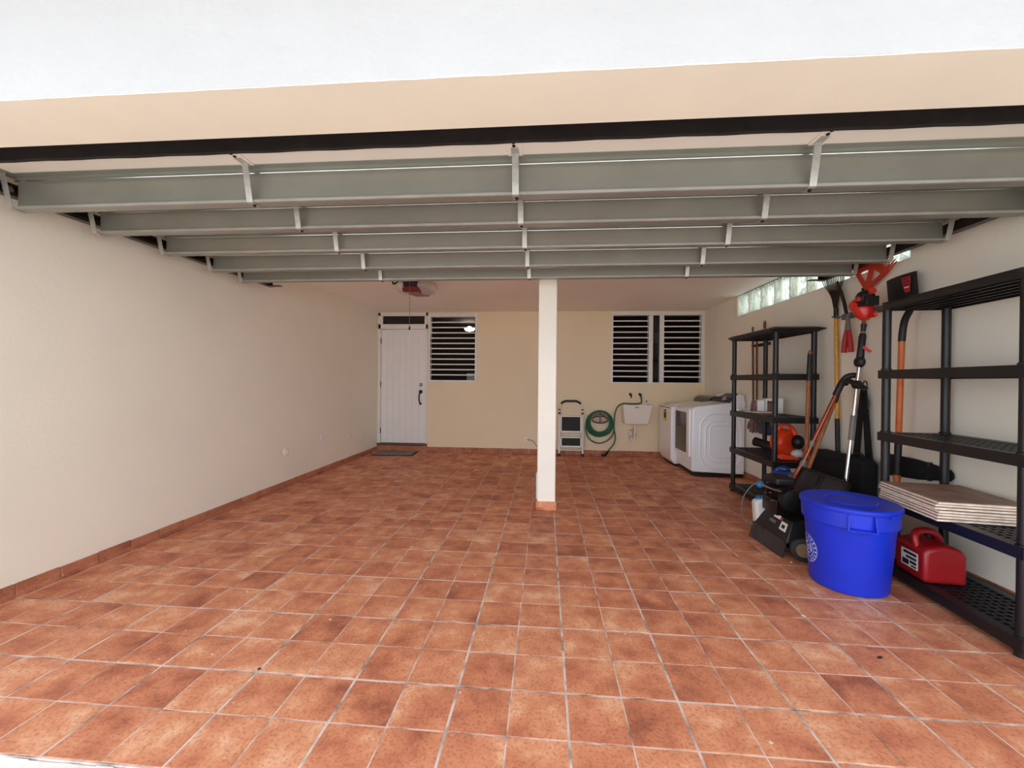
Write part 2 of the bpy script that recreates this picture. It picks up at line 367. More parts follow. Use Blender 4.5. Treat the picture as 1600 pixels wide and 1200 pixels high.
# front wall: white outer face, cream underside
fw_ = MB()
OX0, OX1 = -2.86, 2.56
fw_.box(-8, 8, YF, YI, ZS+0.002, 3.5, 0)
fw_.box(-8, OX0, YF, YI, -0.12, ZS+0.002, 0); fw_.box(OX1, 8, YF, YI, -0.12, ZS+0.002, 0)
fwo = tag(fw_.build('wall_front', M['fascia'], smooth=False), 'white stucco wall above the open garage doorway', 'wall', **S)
tag(MB().box(-8, 8, -0.35, YF, 2.62, 2.78).build('shade_slab', M['fascia'], smooth=False), 'unseen flat slab added to shade the wall above the doorway', 'shading slab', **S)  # out of view; added to keep sky light off the front wall
sf = MB(); wv = [random.uniform(-0.0012, 0.0008) for _ in range(91)]
for i in range(90):      # cream paint layer on the underside, its front line a little wavy
    x = OX0+(OX1-OX0)*i/90; x2 = OX0+(OX1-OX0)*(i+1)/90
    e0 = YF+0.001+wv[i]; e1 = YF+0.001+wv[i+1]
    sf.hexa([(x, e0, ZS-0.0015), (x2, e1, ZS-0.0015), (x2, YI, ZS-0.0015), (x, YI, ZS-0.0015)], [(x, e0, ZS+0.004), (x2, e1, ZS+0.004), (x2, YI, ZS+0.004), (x, YI, ZS+0.004)])
tag(sf.build('trim_2', M['soffit'], smooth=False), 'cream painted underside of the lintel over the doorway', 'lintel', **S)

# base tiles
def base_tiles(name, label, a0, a1, fix, sign, axis, h=0.075, phase=0.0):
    rootmb = MB()
    if axis == 'y': rootmb.box(min(fix, fix+sign*0.004), max(fix, fix+sign*0.004), a0, a1, -0.0015, h-0.002)
    else: rootmb.box(a0, a1, min(fix, fix+sign*0.004), max(fix, fix+sign*0.004), -0.0015, h-0.002)
    root = tag(rootmb.build(name, M['grout'], smooth=False), label, 'baseboard', **S)
    k = math.floor((a0-phase)/T)
    while phase+k*T < a1-0.01:
        p0 = max(a0, phase+k*T)+0.0024; p1 = min(a1, phase+(k+1)*T)-0.0024; k += 1
        if p1-p0 < 0.02: continue
        e = fix+sign*(0.012+random.uniform(-0.001, 0.0015)); hh = h+random.uniform(-0.002, 0.002); b = MB()
        if axis == 'y': b.box(min(fix, e), max(fix, e), p0, p1, 0.0017, hh)
        else: b.box(p0, p1, min(fix, e), max(fix, e), 0.0017, hh)
        b.build('base_tile', M['basetile'], root, bevel=0.0015, seg=1)
base_tiles('baseboard_left', 'terracotta tile baseboard along the left wall', YF+0.01, YB, XL, 1, 'y', 0.075, Y0)
base_tiles('baseboard_back', 'terracotta tile baseboard along the back wall', DX1+0.003, XR-0.02, YB, -1, 'x', 0.088, X0+0.07)
base_tiles('baseboard_right', 'terracotta tile baseboard along the right wall behind the shelves', YI+0.005, YB-0.02, XR, -1, 'y', 0.08, Y0)

# column
col = tag(MB().box(-0.068, 0.108, 3.975, 4.155, -0.0015, HC).build('column', M['column'], bevel=0.008), 'square white column standing in the middle of the floor', 'column', **S)
ct = MB().box(-0.079, 0.118, 3.955, 3.974, 0.0017, 0.082).build('column_tile', M['tile'], col, bevel=0.002)
MB().box(-0.079, -0.0685, 3.975, 4.16, 0.0017, 0.082).build('column_tile', M['tile'], col, bevel=0.002)
MB().box(0.1085, 0.118, 3.975, 4.16, 0.0017, 0.082).build('column_tile', M['tile'], col, bevel=0.002)
MB().box(-0.080, -0.069, 4.05, 4.15, 0.083, 0.33).build('corner_guard', M['alu'], col, bevel=0.002)

# ------------------------------------------------------------------ entrance door with transom and step
dfm = MB()
yb0, yb1 = YB-0.02, YB+0.06
for x0, x1 in ((DX0, DX0+0.045), (DX1-0.035, DX1)): dfm.box(x0, x1, yb0, yb1, 0.142, 2.437)
dfm.box(DX0, DX1, yb0, yb1, 2.38, 2.437); dfm.box(DX0, DX1, yb0, yb1, 2.15, 2.235)
door = tag(dfm.build('door_1', M['alu'], bevel=0.003), 'white front door with a dark transom pane above it', 'door', **S)
lf = MB(); lx0, lx1 = DX0+0.049, DX1-0.039
nb = 7; w = (lx1-lx0)/nb
lf.box(lx0, lx1, YB+0.004, YB+0.04, 0.146, 2.146)
leaf = lf.build('door_leaf', M['white'], door)
for k in range(nb):
    MB().box(lx0+k*w+0.0025, lx0+(k+1)*w-0.0025, YB-0.001, YB+0.004, 0.148, 2.144).build('door_plank', M['white'], leaf, bevel=0.0015, seg=1)
MB().box(DX0+0.075, DX1-0.06, YB+0.02, YB+0.03, 2.235, 2.38).build('transom_pane', M['darkglass'], door)
tf = MB()
for x0, x1, z0, z1 in ((DX0+0.045, DX0+0.075, 2.235, 2.38), (DX1-0.06, DX1-0.035, 2.235, 2.38)): tf.box(x0, x1, YB-0.01, YB+0.04, z0, z1)
tf.build('transom_frame', M['alu'], door, bevel=0.002)
for z in (0.36, 1.18, 1.94):
    MB().tube([(DX0+0.047, YB-0.012, z-0.05), (DX0+0.047, YB-0.012, z+0.05)], 0.009, 8).build('hinge', M['bronze'], door)
MB().lathe([(0.032, 0), (0.032, 0.008), (0.020, 0.018), (0.016, 0.022)], (DX1-0.12, YB-0.001, 1.175), (0, -1, 0), 16).build('deadbolt', M['chrome'], leaf)
hd = MB(); hx = DX1-0.122
hd.lathe([(0.034, 0), (0.034, 0.008), (0.026, 0.02)], (hx, YB-0.001, 1.05), (0, -1, 0), 16)
hd.tube(spline([(hx, YB-0.015, 1.04), (hx-0.004, YB-0.055, 1.02), (hx-0.012, YB-0.06, 0.95), (hx-0.008, YB-0.05, 0.88), (hx-0.004, YB-0.012, 0.845)], 5), 0.012, 8)
hd.lathe([(0.022, 0), (0.022, 0.008), (0.015, 0.018)], (hx-0.004, YB-0.001, 0.84), (0, -1, 0), 14)
hd.build('door_handle', M['bronze'], leaf)
sl = MB().box(DX0-0.01, DX1, YB-0.03, YB+0.04, 0.098, 0.142); sl.build('door_sill', M['woodpale'], door, bevel=0.003)
st = MB()
stepb = MB().box(DX0-0.01, DX1, YB-0.018, YB+0.06, -0.0015, 0.098)
step = stepb.build('step_riser', M['grout'], door)
for k in range(5):
    xa = DX0-0.01+k*0.19; xb = min(xa+0.187, DX1)
    if xb-xa > 0.03: MB().box(xa+0.001, xb, YB-0.026, YB-0.0185, 0.0017, 0.096).build('riser_tile', M['basetile'], step, bevel=0.0015, seg=1)
# dim room behind
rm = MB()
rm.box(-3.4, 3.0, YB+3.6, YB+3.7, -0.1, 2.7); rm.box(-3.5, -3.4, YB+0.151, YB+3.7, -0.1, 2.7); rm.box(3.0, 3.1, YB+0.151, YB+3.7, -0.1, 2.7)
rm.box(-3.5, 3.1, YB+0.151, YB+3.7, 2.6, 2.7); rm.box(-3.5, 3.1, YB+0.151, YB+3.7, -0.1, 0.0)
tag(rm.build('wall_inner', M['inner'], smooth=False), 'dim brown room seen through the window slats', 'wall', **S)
lampb = empty('ceiling_lamp', (-1.73, YB+2.2, 2.6), 'lit round lamp glimpsed through the left window slats', 'lamp')
MB().lathe([(0.012, 0.0), (0.012, -0.12)], (-1.73, YB+2.2, 2.6), (0, 0, 1), 10).build('stem', M['bronze'], lampb)
MB().lathe([(0.03, -0.11), (0.10, -0.13), (0.12, -0.16), (0.09, -0.2), (0.03, -0.215)], (-1.73, YB+2.2, 2.6), (0, 0, 1), 20).build('shade', M['lamp'], lampb)
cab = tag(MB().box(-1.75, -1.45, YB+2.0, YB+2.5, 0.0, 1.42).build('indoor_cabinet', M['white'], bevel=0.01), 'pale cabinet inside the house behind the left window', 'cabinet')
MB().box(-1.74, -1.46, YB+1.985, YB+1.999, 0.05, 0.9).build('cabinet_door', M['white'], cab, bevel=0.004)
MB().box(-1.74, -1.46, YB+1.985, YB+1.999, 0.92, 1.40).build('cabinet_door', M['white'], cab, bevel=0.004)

# ------------------------------------------------------------------ slatted aluminium windows
def louvre(frame, x0, x1, z0, z1, n, lever=True):
    pitch = (z1-z0)/n
    for k in range(1, n):
        zc = z0+pitch*k
        b = MB(); prof = [(-0.032, -0.010), (-0.022, -0.010), (0.045, 0.003), (0.045, 0.007), (-0.020, 0.009), (-0.032, 0.010)]
        prof = [(YB+0.03+p[0], zc+p[1]) for p in prof]
        b.prism(prof, x0+0.002, x1-0.002, 'yz'); b.build('window_slat', M['alu'], frame, smooth=False)
def winframe(name, label, parts, hole):
    b = MB(); x0, x1, z0, z1 = hole
    for r in parts: b.box(r[0], r[1], YB-0.018, YB+0.09, r[2], r[3])
    return tag(b.build(name, M['alu'], bevel=0.003), label, 'window', **S)
x0, x1, z0, z1 = W1
w1 = winframe('window_1', 'white slatted aluminium window beside the front door', [(x0, x0+0.035, z0, z1), (x1-0.035, x1, z0, z1), (x0+0.035, x1-0.035, z1-0.07, z1), (x0+0.035, x1-0.035, z0, z0+0.03)], W1)
louvre(w1, x0+0.036, x1-0.036, z0+0.03, z1-0.07, 12)
x0, x1, z0, z1 = W2
w2 = winframe('window_2', 'wide white slatted window pair above the laundry sink', [(x0, x0+0.035, z0, z1), (x1-0.045, x1, z0, z1), (x0+0.035, x1-0.045, z1-0.065, z1), (x0+0.035, x1-0.045, z0, z0+0.02),
              (1.725, 1.795, z0+0.02, z1-0.065), (1.905, 1.975, z0+0.02, z1-0.065)], W2)
louvre(w2, x0+0.036, 1.724, z0+0.02, z1-0.065, 12); louvre(w2, 1.976, x1-0.046, z0+0.02, z1-0.065, 12)
MB().box(1.796, 1.904, YB+0.03, YB+0.036, z0+0.021, z1-0.066).build('fixed_pane', M['darkglass'], w2)
# glass block window
w3b = MB(); n = 9; p = (GY1-GY0)/n
for k in range(n+1):
    y = GY0+k*p; w3b.box(XR+0.006, XR+0.10, max(GY0, y-0.007), min(GY1, y+0.007), GZ0, HC-0.001)
w3b.box(XR+0.012, XR+0.10, GY0, GY1, GZ0, GZ0+0.005)
w3b.box(XR-0.008, XR+0.0, GY1-0.002, GY1+0.09, GZ0-0.01, HC-0.002)
w3 = tag(w3b.build('window_3', M['beige'], smooth=False), 'high strip window of wavy glass blocks in the right wall', 'window', **S)
for k in range(n):
    y = GY0+k*p; MB().box(XR+0.001, XR+0.08, y+0.009, y+p-0.009, GZ0+0.007, HC-0.006).build('glass_block', M['glassblock'], w3, bevel=0.006)

# ------------------------------------------------------------------ open overhead garage door
ZP = 2.288; GX0, GX1 = -2.80, 2.51; GXC = (GX0+GX1)/2
gd = empty('garage_door', (GXC, 1.76, ZP), 'open overhead garage door with five galvanised steel struts', 'garage door')
for k in range(4):
    y0 = 1.765+k*0.535
    MB().box(GX0, GX1, y0, y0+0.532, ZP, ZP+0.042).build('door_section', M['panel'], gd, bevel=0.003)
seal = MB(); ns = 60
for i in range(ns):
    xa = GX0+(GX1-GX0)*i/ns; xb = GX0+(GX1-GX0)*(i+1)/ns
    f = lambda i: ZP-0.028+0.0015*math.sin(i*1.7)
    g = lambda i: ZP+0.062+0.003*math.sin(i*0.8)
    seal.hexa([(xa, 1.735, f(i)), (xb, 1.735, f(i+1)), (xb, 1.764, f(i+1)+0.004), (xa, 1.764, f(i)+0.004)], [(xa, 1.738, g(i)), (xb, 1.738, g(i+1)), (xb, 1.764, g(i+1)), (xa, 1.764, g(i))])
tag(seal.build('bottom_seal', M['rubber'], gd), 'black rubber seal')
SY = [1.93, 2.33, 2.775, 3.2, 3.54]; SZ = [2.116, 2.135, 2.145, 2.139, 2.133]
SXS = [GX0+0.025, -1.46, -0.146, 1.17, GX1-0.025]
for k, (y, z) in enumerate(zip(SY, SZ)):
    t = 0.0025; zt = ZP-0.001
    outer = [(y-0.035, zt), (y+0.004, zt), (y+0.004, zt-0.012), (y+0.014, zt-0.02), (y+0.012, z+0.012), (y+0.002, z+0.002), (y+0.002, z), (y+0.045, z), (y+0.045, z+0.012)]
    inner = [(a+0.003, b-0.003) for a, b in []]
    b = MB(); m = len(outer)
    # thin bent sheet: offset copy closes it
    off = [(y-0.035, zt-t), (y+0.001, zt-t), (y+0.001, zt-0.013), (y+0.011, zt-0.021), (y+0.009, z+0.013), (y-0.001, z+0.003), (y-0.001, z-t), (y+0.048, z-t), (y+0.048, z+0.012)]
    poly = outer+off[::-1]
    vs = [(GX0+0.03, p[0], p[1]) for p in outer]+[(GX0+0.03, p[0], p[1]) for p in off]; n2 = 2*m
    vs += [(GX1-0.03, p[0], p[1]) for p in outer]+[(GX1-0.03, p[0], p[1]) for p in off]
    fs = []
    for i in range(m-1):
        fs += [(i, i+1, n2+i+1, n2+i), (m+i, m+i+1, n2+m+i+1, n2+m+i), (i, i+1, m+i+1, m+i), (n2+i, n2+i+1, n2+m+i+1, n2+m+i)]
    fs += [(0, m, n2+m, n2), (m-1, 2*m-1, n2+2*m-1, n2+m-1)]
    b.add(vs, fs); so = b.build('strut', M['steel'], gd, smooth=True, ang=25)
    MB().box(GX0+0.03, GX1-0.03, y-0.014, y-0.0105, z-0.003, z+0.010).box(GX0+0.03, GX1-0.03, y-0.0105, y-0.001, z-0.003, z-0.0005).build('strut_lip', M['lip'], so, smooth=False)
    MB().tube([(GX0+0.03, y-0.0015, zt-0.026), (GX1-0.03, y-0.0015, zt-0.026)], 0.0035, 8).build('glint_bead', M['chrome'], so)  # shiny bead added in place of the highlight along the bend
    for q, x in enumerate(SXS):
        wv = 0.022
        sb = MB(); sb.bar((x, y-0.052, zt-0.002), (x, y-0.017, z-0.004), wv*1.4, 0.003, (0, 1, 0.3))
        sb.bar((x, y-0.10, zt-0.003), (x, y-0.045, zt-0.003), wv*1.6, 0.003)
        sb.bar((x, y-0.012, z-0.005), (x, y+0.04, z-0.005), wv*1.4, 0.003)
        so2 = sb.build('strut_bracket', M['strap'], so, smooth=False)
        if 0 < q < 4:
            MB().lathe([(0.008, 0), (0.008, -0.006), (0.004, -0.010)], (x+0.004, y+0.012, z-0.006), (0, 0, 1), 8).build('bolt', M['bronze'], so)
for x in SXS[1:4]:     # painted plates with screws between seal and first strut
    MB().box(x-0.033, x+0.033, 1.768, 1.90, ZP-0.004, ZP-0.001).build('hinge_plate', M['panel'], gd, bevel=0.001, seg=1)
    for y in (1.79, 1.815):
        MB().lathe([(0.008, 0), (0.007, -0.005), (0.003, -0.007)], (x-0.002, y, ZP-0.004), (0, 0, 1), 10).build('screw', M['bronze'], gd)
for x0_, x1_ in ((GX0, GX0+0.06), (GX1-0.06, GX1)):
    MB().box(x0_, x1_, 1.77, 3.88, ZP-0.006, ZP-0.001).build('end_stile', M['steel'], gd, smooth=False)
for s, x, lab in ((-1, GX0-0.045, 'dark steel door track along the left wall'), (1, GX1+0.045, 'dark steel door track along the right wall')):
    tk = empty('door_track', (x, 3.0, 2.2), lab, 'track', 'garage door tracks')
    b = MB(); b.prism([(x-0.025, 2.20), (x+0.025, 2.20), (x+0.025, 2.215), (x-0.015, 2.205+0.01), (x-0.015, 2.25), (x+0.025, 2.25), (x+0.025, 2.262), (x-0.025, 2.262)], 1.62, 4.05, 'xz')
    b.build('rail', M['bronze'], tk, smooth=False)
    b = MB(); xo = x-s*0.03
    b.bar((xo, 4.0, 2.205), (xo+s*0.002, 4.0, 2.449), 0.03, 0.004, (0, 1, 0)); b.bar((x-s*0.16, 3.96, 2.19), (x, 3.98, 2.196), 0.05, 0.006)
    b.build('hanger', M['bronze'], tk, smooth=False)
    for y in (1.95, 2.5, 3.03, 3.56):
        MB().lathe([(0.018, -0.012), (0.022, 0), (0.018, 0.012)], (x, y, 2.232), (1, 0, 0), 12).build('roller', M['greyplastic'], tk)

# ------------------------------------------------------------------ door opener
ox, oy = -1.585, 4.86
op = empty('garage_door_opener', (ox, oy, HC), 'red garage door opener with frosted lenses hanging from the ceiling', 'opener')
b = MB(); b.hexa([(ox-0.10, oy-0.16, 2.285), (ox+0.10, oy-0.16, 2.285), (ox+0.13, oy+0.2, 2.30), (ox-0.06, oy+0.2, 2.30)], [(ox-0.115, oy-0.17, 2.42), (ox+0.115, oy-0.17, 2.42), (ox+0.14, oy+0.2, 2.42), (ox-0.09, oy+0.2, 2.42)])
b.build('housing', M['redopener'], op, bevel=0.012)
MB().box(ox-0.085, ox+0.085, oy-0.176, oy-0.165, 2.345, 2.40).build('vent_panel', M['black'], op, bevel=0.004)
MB().box(ox-0.075, ox+0.075, oy-0.180, oy-0.176, 2.372, 2.376).build('vent_slot', M['greyplastic'], op)
MB().ell((ox-0.115, oy, 2.37), 0.11, 0.19, 0.085, 18, 10).build('light_lens', M['lens'], op)
MB().ell((ox+0.135, oy, 2.37), 0.14, 0.19, 0.085, 18, 10).build('light_lens', M['lens'], op)
b = MB()
for sx in (-0.09, 0.11): b.bar((ox+sx, oy+0.05, 2.42), (ox+sx, oy+0.05, 2.451), 0.03, 0.003, (0, 1, 0))
b.bar((ox-0.24, oy-0.05, 2.452-0.004), (ox+0.2, oy-0.05, 2.452-0.004), 0.03, 0.004)
b.bar((ox-0.235, oy-0.16, 2.445), (ox-0.205, oy-0.16, 2.375), 0.018, 0.006, (0, 1, 0)); b.bar((ox-0.205, oy-0.16, 2.375), (ox-0.12, oy-0.16, 2.42), 0.018, 0.006, (0, 1, 0))
b.build('hanging_bracket', M['bronze'], op, smooth=False)
MB().box(ox-0.015, ox+0.015, 1.45, oy-0.16, 2.36, 2.395).build('trolley_rail', M['bronze'], op)
cdr = MB().tube([(-1.502, 4.42, 2.36), (-1.500, 4.42, 2.1), (-1.498, 4.42, 1.83)], 0.003, 6).build('release_cord', M['greyplastic'], op)
MB().tube([(-1.498, 4.42, 1.845), (-1.498, 4.42, 1.825), (-1.50, 4.42, 1.80)], [0.004, 0.011, 0.008], 8).build('cord_knob', M['bronze'], cdr)

# ------------------------------------------------------------------ small wall fittings
for y, z, lab in ((4.487, 0.409, 'round cream fitting on the left wall nearest the doorway'), (6.02, 0.383, 'round cream fitting on the left wall nearest the front door')):
    c = empty('wall_fitting', (XL, y, z), lab, 'wall fitting', 'round fittings on the left wall')
    MB().lathe([(0.052, 0), (0.052, 0.006), (0.046, 0.012), (0.02, 0.015)], (XL, y, z), (1, 0, 0), 24).build('cover', M['beige'], c)
    MB().lathe([(0.014, 0.014), (0.014, 0.022), (0.009, 0.025)], (XL, y, z), (1, 0, 0), 12).build('knob', M['beige'], c)
c = empty('wall_outlet', (XL, 5.262, 0.475), 'white rectangular outlet plate on the left wall', 'outlet')
MB().box(XL, XL+0.008, 5.20, 5.325, 0.436, 0.514).build('plate', M['white'], c, bevel=0.003)
for dy in (-0.03, 0.03): MB().box(XL+0.0081, XL+0.011, 5.262+dy-0.017, 5.262+dy+0.017, 0.46, 0.49).build('socket', M['beige'], c, bevel=0.002)
c = empty('wall_outlet', (-0.295, YB, 0.246), 'small outlet with plugged cord on back wall beside the column', 'outlet')
MB().box(-0.345, -0.275, YB-0.008, YB, 0.205, 0.285).build('plate', M['wall'], c, bevel=0.003)
MB().box(-0.30, -0.262, YB-0.045, YB-0.0085, 0.228, 0.262).build('plug', M['chrome'], c, bevel=0.006)
MB().tube(spline([(-0.264, YB-0.03, 0.245), (-0.21, YB-0.035, 0.235), (-0.15, YB-0.03, 0.17), (-0.09, YB-0.03, 0.10), (-0.02, YB-0.03, 0.06), (0.05, YB-0.025, 0.05)], 6), 0.005, 8).build('cord', M['greyplastic'], c)
# door mat
dm = empty('door_mat', (-2.5, 6.77, 0.002), 'dark grey door mat on the floor before the front door', 'mat')
pts = [(-2.86, 6.545), (-2.17, 6.575), (-2.19, 6.985), (-2.88, 6.955)]
MB().prism(pts, 0.0021, 0.012, 'xy').build('mat_backing', M['black'], dm, bevel=0.002)
pts2 = [(-2.83, 6.58), (-2.20, 6.60), (-2.22, 6.955), (-2.85, 6.925)]
MB().prism(pts2, 0.0121, 0.019, 'xy').build('mat_pile', M['mat'], dm)

# ------------------------------------------------------------------ step ladder
ld = empty('step_ladder', (0.44, YB-0.1, 0), 'white folding step ladder with two dark treads leaning on back wall', 'ladder')
yl = lambda z: YB-0.15+0.12*z
lx, rx = 0.245, 0.635
for x in (lx, rx):
    MB().tube([(x, yl(0.03), 0.03), (x, yl(0.72), 0.72)], 0.016, 10).build('leg', M['alu'], ld)
    MB().lathe([(0.021, 0.0018), (0.021, 0.04), (0.018, 0.05)], (x, yl(0.0), 0), (0, 0, 1), 12).build('foot', M['black'], ld)
    MB().tube([(x, yl(0.70), 0.70), (x, yl(0.73), 0.73)], 0.019, 10).build('clip', M['black'], ld)
    MB().tube([(x, yl(0.765), 0.765), (x, yl(0.785), 0.785)], 0.019, 10).build('clip', M['black'], ld)
hp = [(lx, 0.71), (lx, 0.80), (lx+0.012, 0.85), (lx+0.055, 0.90), (lx+0.11, 0.922), (rx-0.11, 0.922), (rx-0.055, 0.90), (rx-0.012, 0.85), (rx, 0.80), (rx, 0.71)]
MB().tube([(a, yl(z), z) for a, z in hp], 0.013, 10).build('hoop', M['alu'], ld)
MB().tube([(a, yl(z), z) for a, z in [(lx+0.028, 0.873), (lx+0.055, 0.90), (lx+0.11, 0.922), (rx-0.11, 0.922), (rx-0.055, 0.90), (rx-0.028, 0.873)]], 0.019, 10).build('grip', M['black'], ld)
for z0_, z1_ in ((0.40, 0.675), (0.155, 0.325)):
    b = MB(); d0 = 0.022
    for a0_, a1_, c0, c1 in ((lx+0.02, rx-0.02, z0_, z0_+0.024), (lx+0.02, rx-0.02, z1_-0.018, z1_), (lx+0.02, lx+0.04, z0_, z1_), (rx-0.04, rx-0.02, z0_, z1_)):
        b.hexa([(a0_, yl(c0)-d0, c0), (a1_, yl(c0)-d0, c0), (a1_, yl(c0)+d0*0.4, c0), (a0_, yl(c0)+d0*0.4, c0)], [(a0_, yl(c1)-d0, c1), (a1_, yl(c1)-d0, c1), (a1_, yl(c1)+d0*0.4, c1), (a0_, yl(c1)+d0*0.4, c1)])
    tr = b.build('tread_frame', M['alu'], ld)
    c0, c1 = z0_+0.024, z1_-0.018
    MB().hexa([(lx+0.04, yl(c0)-d0+0.006, c0), (rx-0.04, yl(c0)-d0+0.006, c0), (rx-0.04, yl(c0), c0), (lx+0.04, yl(c0), c0)], [(lx+0.04, yl(c1)-d0+0.006, c1), (rx-0.04, yl(c1)-d0+0.006, c1), (rx-0.04, yl(c1), c1), (lx+0.04, yl(c1), c1)]).build('tread_pad', M['tread'], tr)
MB().tube([(lx, yl(0.10)+0.01, 0.10), (rx, yl(0.10)+0.01, 0.10)], 0.008, 8).build('crossbar', M['alu'], ld)

# ------------------------------------------------------------------ hose on hanger, taps, sink
hg = empty('hose_hanger', (0.915, YB, 0.66), 'brown metal hose hanger holding the coiled green hose', 'hanger')
MB().box(0.86, 0.97, YB-0.006, YB, 0.54, 0.74).build('back_plate', M['pvc'], hg, bevel=0.003)
MB().tube([(p[0], YB-0.10, p[2]) for p in arc((0.915, 0, 0.60), 0.125, 15, 165, 12, 'xz', 0.12)], 0.014, 8).build('cradle', M['greyplastic'], hg)
b = MB()
b.tube([(p[0], YB-0.145, p[2]) for p in arc((0.915, 0, 0.625), 0.13, 0, 360, 24, 'xz', 0.055)[:-1]], 0.013, 8, True)
b.tube([(0.915, YB-0.145, 0.57), (0.915, YB-0.145, 0.76)], 0.009, 8); b.build('guard_ring', M['woodpale'], hg)
b = MB()
for x in (0.875, 0.955): b.tube([(x, YB-0.003, 0.62), (x, YB-0.145, 0.59)], 0.009, 8)
b.build('arm', M['pvc'], hg)
hs = empty('garden_hose', (0.92, YB-0.08, 0.5), 'coiled green garden hose running from the tap over the sink', 'hose')
coil = []
nl = 11
order = [0, 6, 2, 9, 4, 1, 8, 3, 10, 5, 7]
def loop_par(t):
    k = int(t); f_ = t-k; g = lambda q: order[min(q, nl-1)]/10
    w_ = g(k)*(1-f_)+g(k+1)*f_
    return 0.150+0.085*w_, 0.155+0.082*w_, 0.010*((k*7) % 5)
for k in range(nl*28+1):
    t = k/28; a = 2*math.pi*(t % 1)+math.pi/2; rr, rz, dyy = loop_par(t)
    coil.append((0.92+rr*math.cos(a), YB-0.045-dyy*1.3-0.003*math.sin(a*3+t), 0.755+0.12*(rz-0.155)-rz+rz*math.sin(a)))
MB().tube(coil, 0.011, 7).build('coil', M['hose'], hs)
MB().tube(spline([(0.70, YB-0.08, 0.56), (0.69, YB-0.085, 0.45), (0.735, YB-0.09, 0.31), (0.84, YB-0.095, 0.235), (0.95, YB-0.095, 0.228), (1.06, YB-0.095, 0.28), (1.13, YB-0.10, 0.37), (1.155, YB-0.11, 0.46), (1.10, YB-0.10, 0.56)], 6), 0.0105, 8).build('loose_loop', M['hose'], hs)
MB().tube(spline([(1.594, YB-0.075, 1.02), (1.60, YB-0.085, 0.96), (1.585, YB-0.12, 0.91), (1.50, YB-0.17, 0.895), (1.38, YB-0.17, 0.895), (1.28, YB-0.15, 0.895), (1.20, YB-0.12, 0.83), (1.165, YB-0.11, 0.72), (1.155, YB-0.11, 0.60), (1.15, YB-0.11, 0.48), (1.165, YB-0.11, 0.40), (1.175, YB-0.11, 0.31), (1.15, YB-0.11, 0.22), (1.08, YB-0.12, 0.13), (1.03, YB-0.16, 0.075)], 6), 0.0115, 8).build('supply_run', M['hose'], hs)
b = MB(); b.tube([(1.045, YB-0.155, 0.085), (0.985, YB-0.20, 0.035)], [0.017, 0.02], 10); b.tube([(0.985, YB-0.20, 0.035), (0.945, YB-0.23, 0.03)], [0.013, 0.022], 10); b.tube([(0.985, YB-0.20, 0.04), (0.93, YB-0.19, 0.055)], [0.01, 0.012], 8)
b.build('nozzle', M['black'], hs); MB().lathe([(0.02, 0), (0.02, 0.012)], (0.955, YB-0.235, 0.022), (1, -1, 0), 10).build('nozzle_collar', M['chrome'], hs)
for x, lab in ((1.435, 'small dark tap on back wall left of the hose tap'), (1.594, 'wall tap feeding the green hose above the sink')):
    t = empty('wall_tap', (x, YB, 1.05), lab, 'tap')
    MB().lathe([(0.026, 0), (0.022, 0.008), (0.012, 0.012), (0.012, 0.055)], (x, YB, 1.045), (0, -1, 0), 12).build('body', M['bronze'], t)
    MB().tube([(x, YB-0.05, 1.05), (x, YB-0.07, 1.03), (x, YB-0.075, 0.985)], [0.013, 0.014, 0.011], 10).build('spout', M['bronze'], t)
    b = MB(); b.tube([(x, YB-0.05, 1.05), (x, YB-0.05, 1.075)], 0.006, 8); b.box(x-0.032, x+0.032, YB-0.058, YB-0.042, 1.073, 1.081); b.build('lever', M['pvc'], t, bevel=0.002)
MB()
sk = empty('utility_sink', (1.5, YB, 0.54), 'white wall hung laundry sink below the right window', 'sink')
yf = 6.69; yk = YB-0.003
b = MB()
top = [(1.247, yf), (1.716, yf), (1.745, yk), (1.27, yk)]; bot = [(1.29, yf+0.05), (1.655, yf+0.05), (1.67, yk), (1.30, yk)]
inn = [(1.275, yf+0.025), (1.69, yf+0.025), (1.715, yk-0.03), (1.30, yk-0.03)]; ib = [(1.31, yf+0.08), (1.635, yf+0.08), (1.65, yk-0.04), (1.32, yk-0.04)]
vs = [(x, y, 0.885) for x, y in top]+[(x, y, 0.572) for x, y in bot]+[(x, y, 0.885) for x, y in inn]+[(x, y, 0.60) for x, y in ib]
fs = [(4, 5, 6, 7), (12, 15, 14, 13)]
for k in range(4):
    q = (k+1) % 4; fs += [(k, q, 4+q, 4+k), (k, 8+k, 8+q, q), (8+k, 12+k, 12+q, 8+q)]
b.add(vs, fs); b.build('basin', M['porcelain'], sk, bevel=0.008, seg=3)
MB().box(1.44, 1.50, yf+0.004, yf+0.008, 0.838, 0.850).build('maker_badge', M['console'], sk)
b = MB(); xd, yd = 1.475, 6.86
b.lathe([(0.03, 0.572), (0.03, 0.545), (0.018, 0.54), (0.018, 0.44)], (xd, yd, 0), (0, 0, 1), 14)
b.tube(spline([(xd, yd, 0.45), (xd, yd, 0.34), (xd-0.012, yd, 0.305), (xd-0.035, yd, 0.295), (xd-0.058, yd, 0.315), (xd-0.062, yd, 0.36), (xd-0.062, yd, 0.41), (xd-0.05, yd+0.02, 0.44), (xd-0.03, yd+0.08, 0.445), (xd-0.03, yk, 0.445)], 5), 0.017, 10)
b.build('drain_trap', M['pvc'], sk)
for z in (0.40, 0.50): MB().lathe([(0.024, z-0.012), (0.024, z+0.012)], (xd, yd, 0), (0, 0, 1), 12).build('pipe_nut', M['chrome'], sk)
MB().lathe([(0.024, 0.35), (0.024, 0.375)], (xd-0.062, yd, 0), (0, 0, 1), 12).build('pipe_nut', M['chrome'], sk)
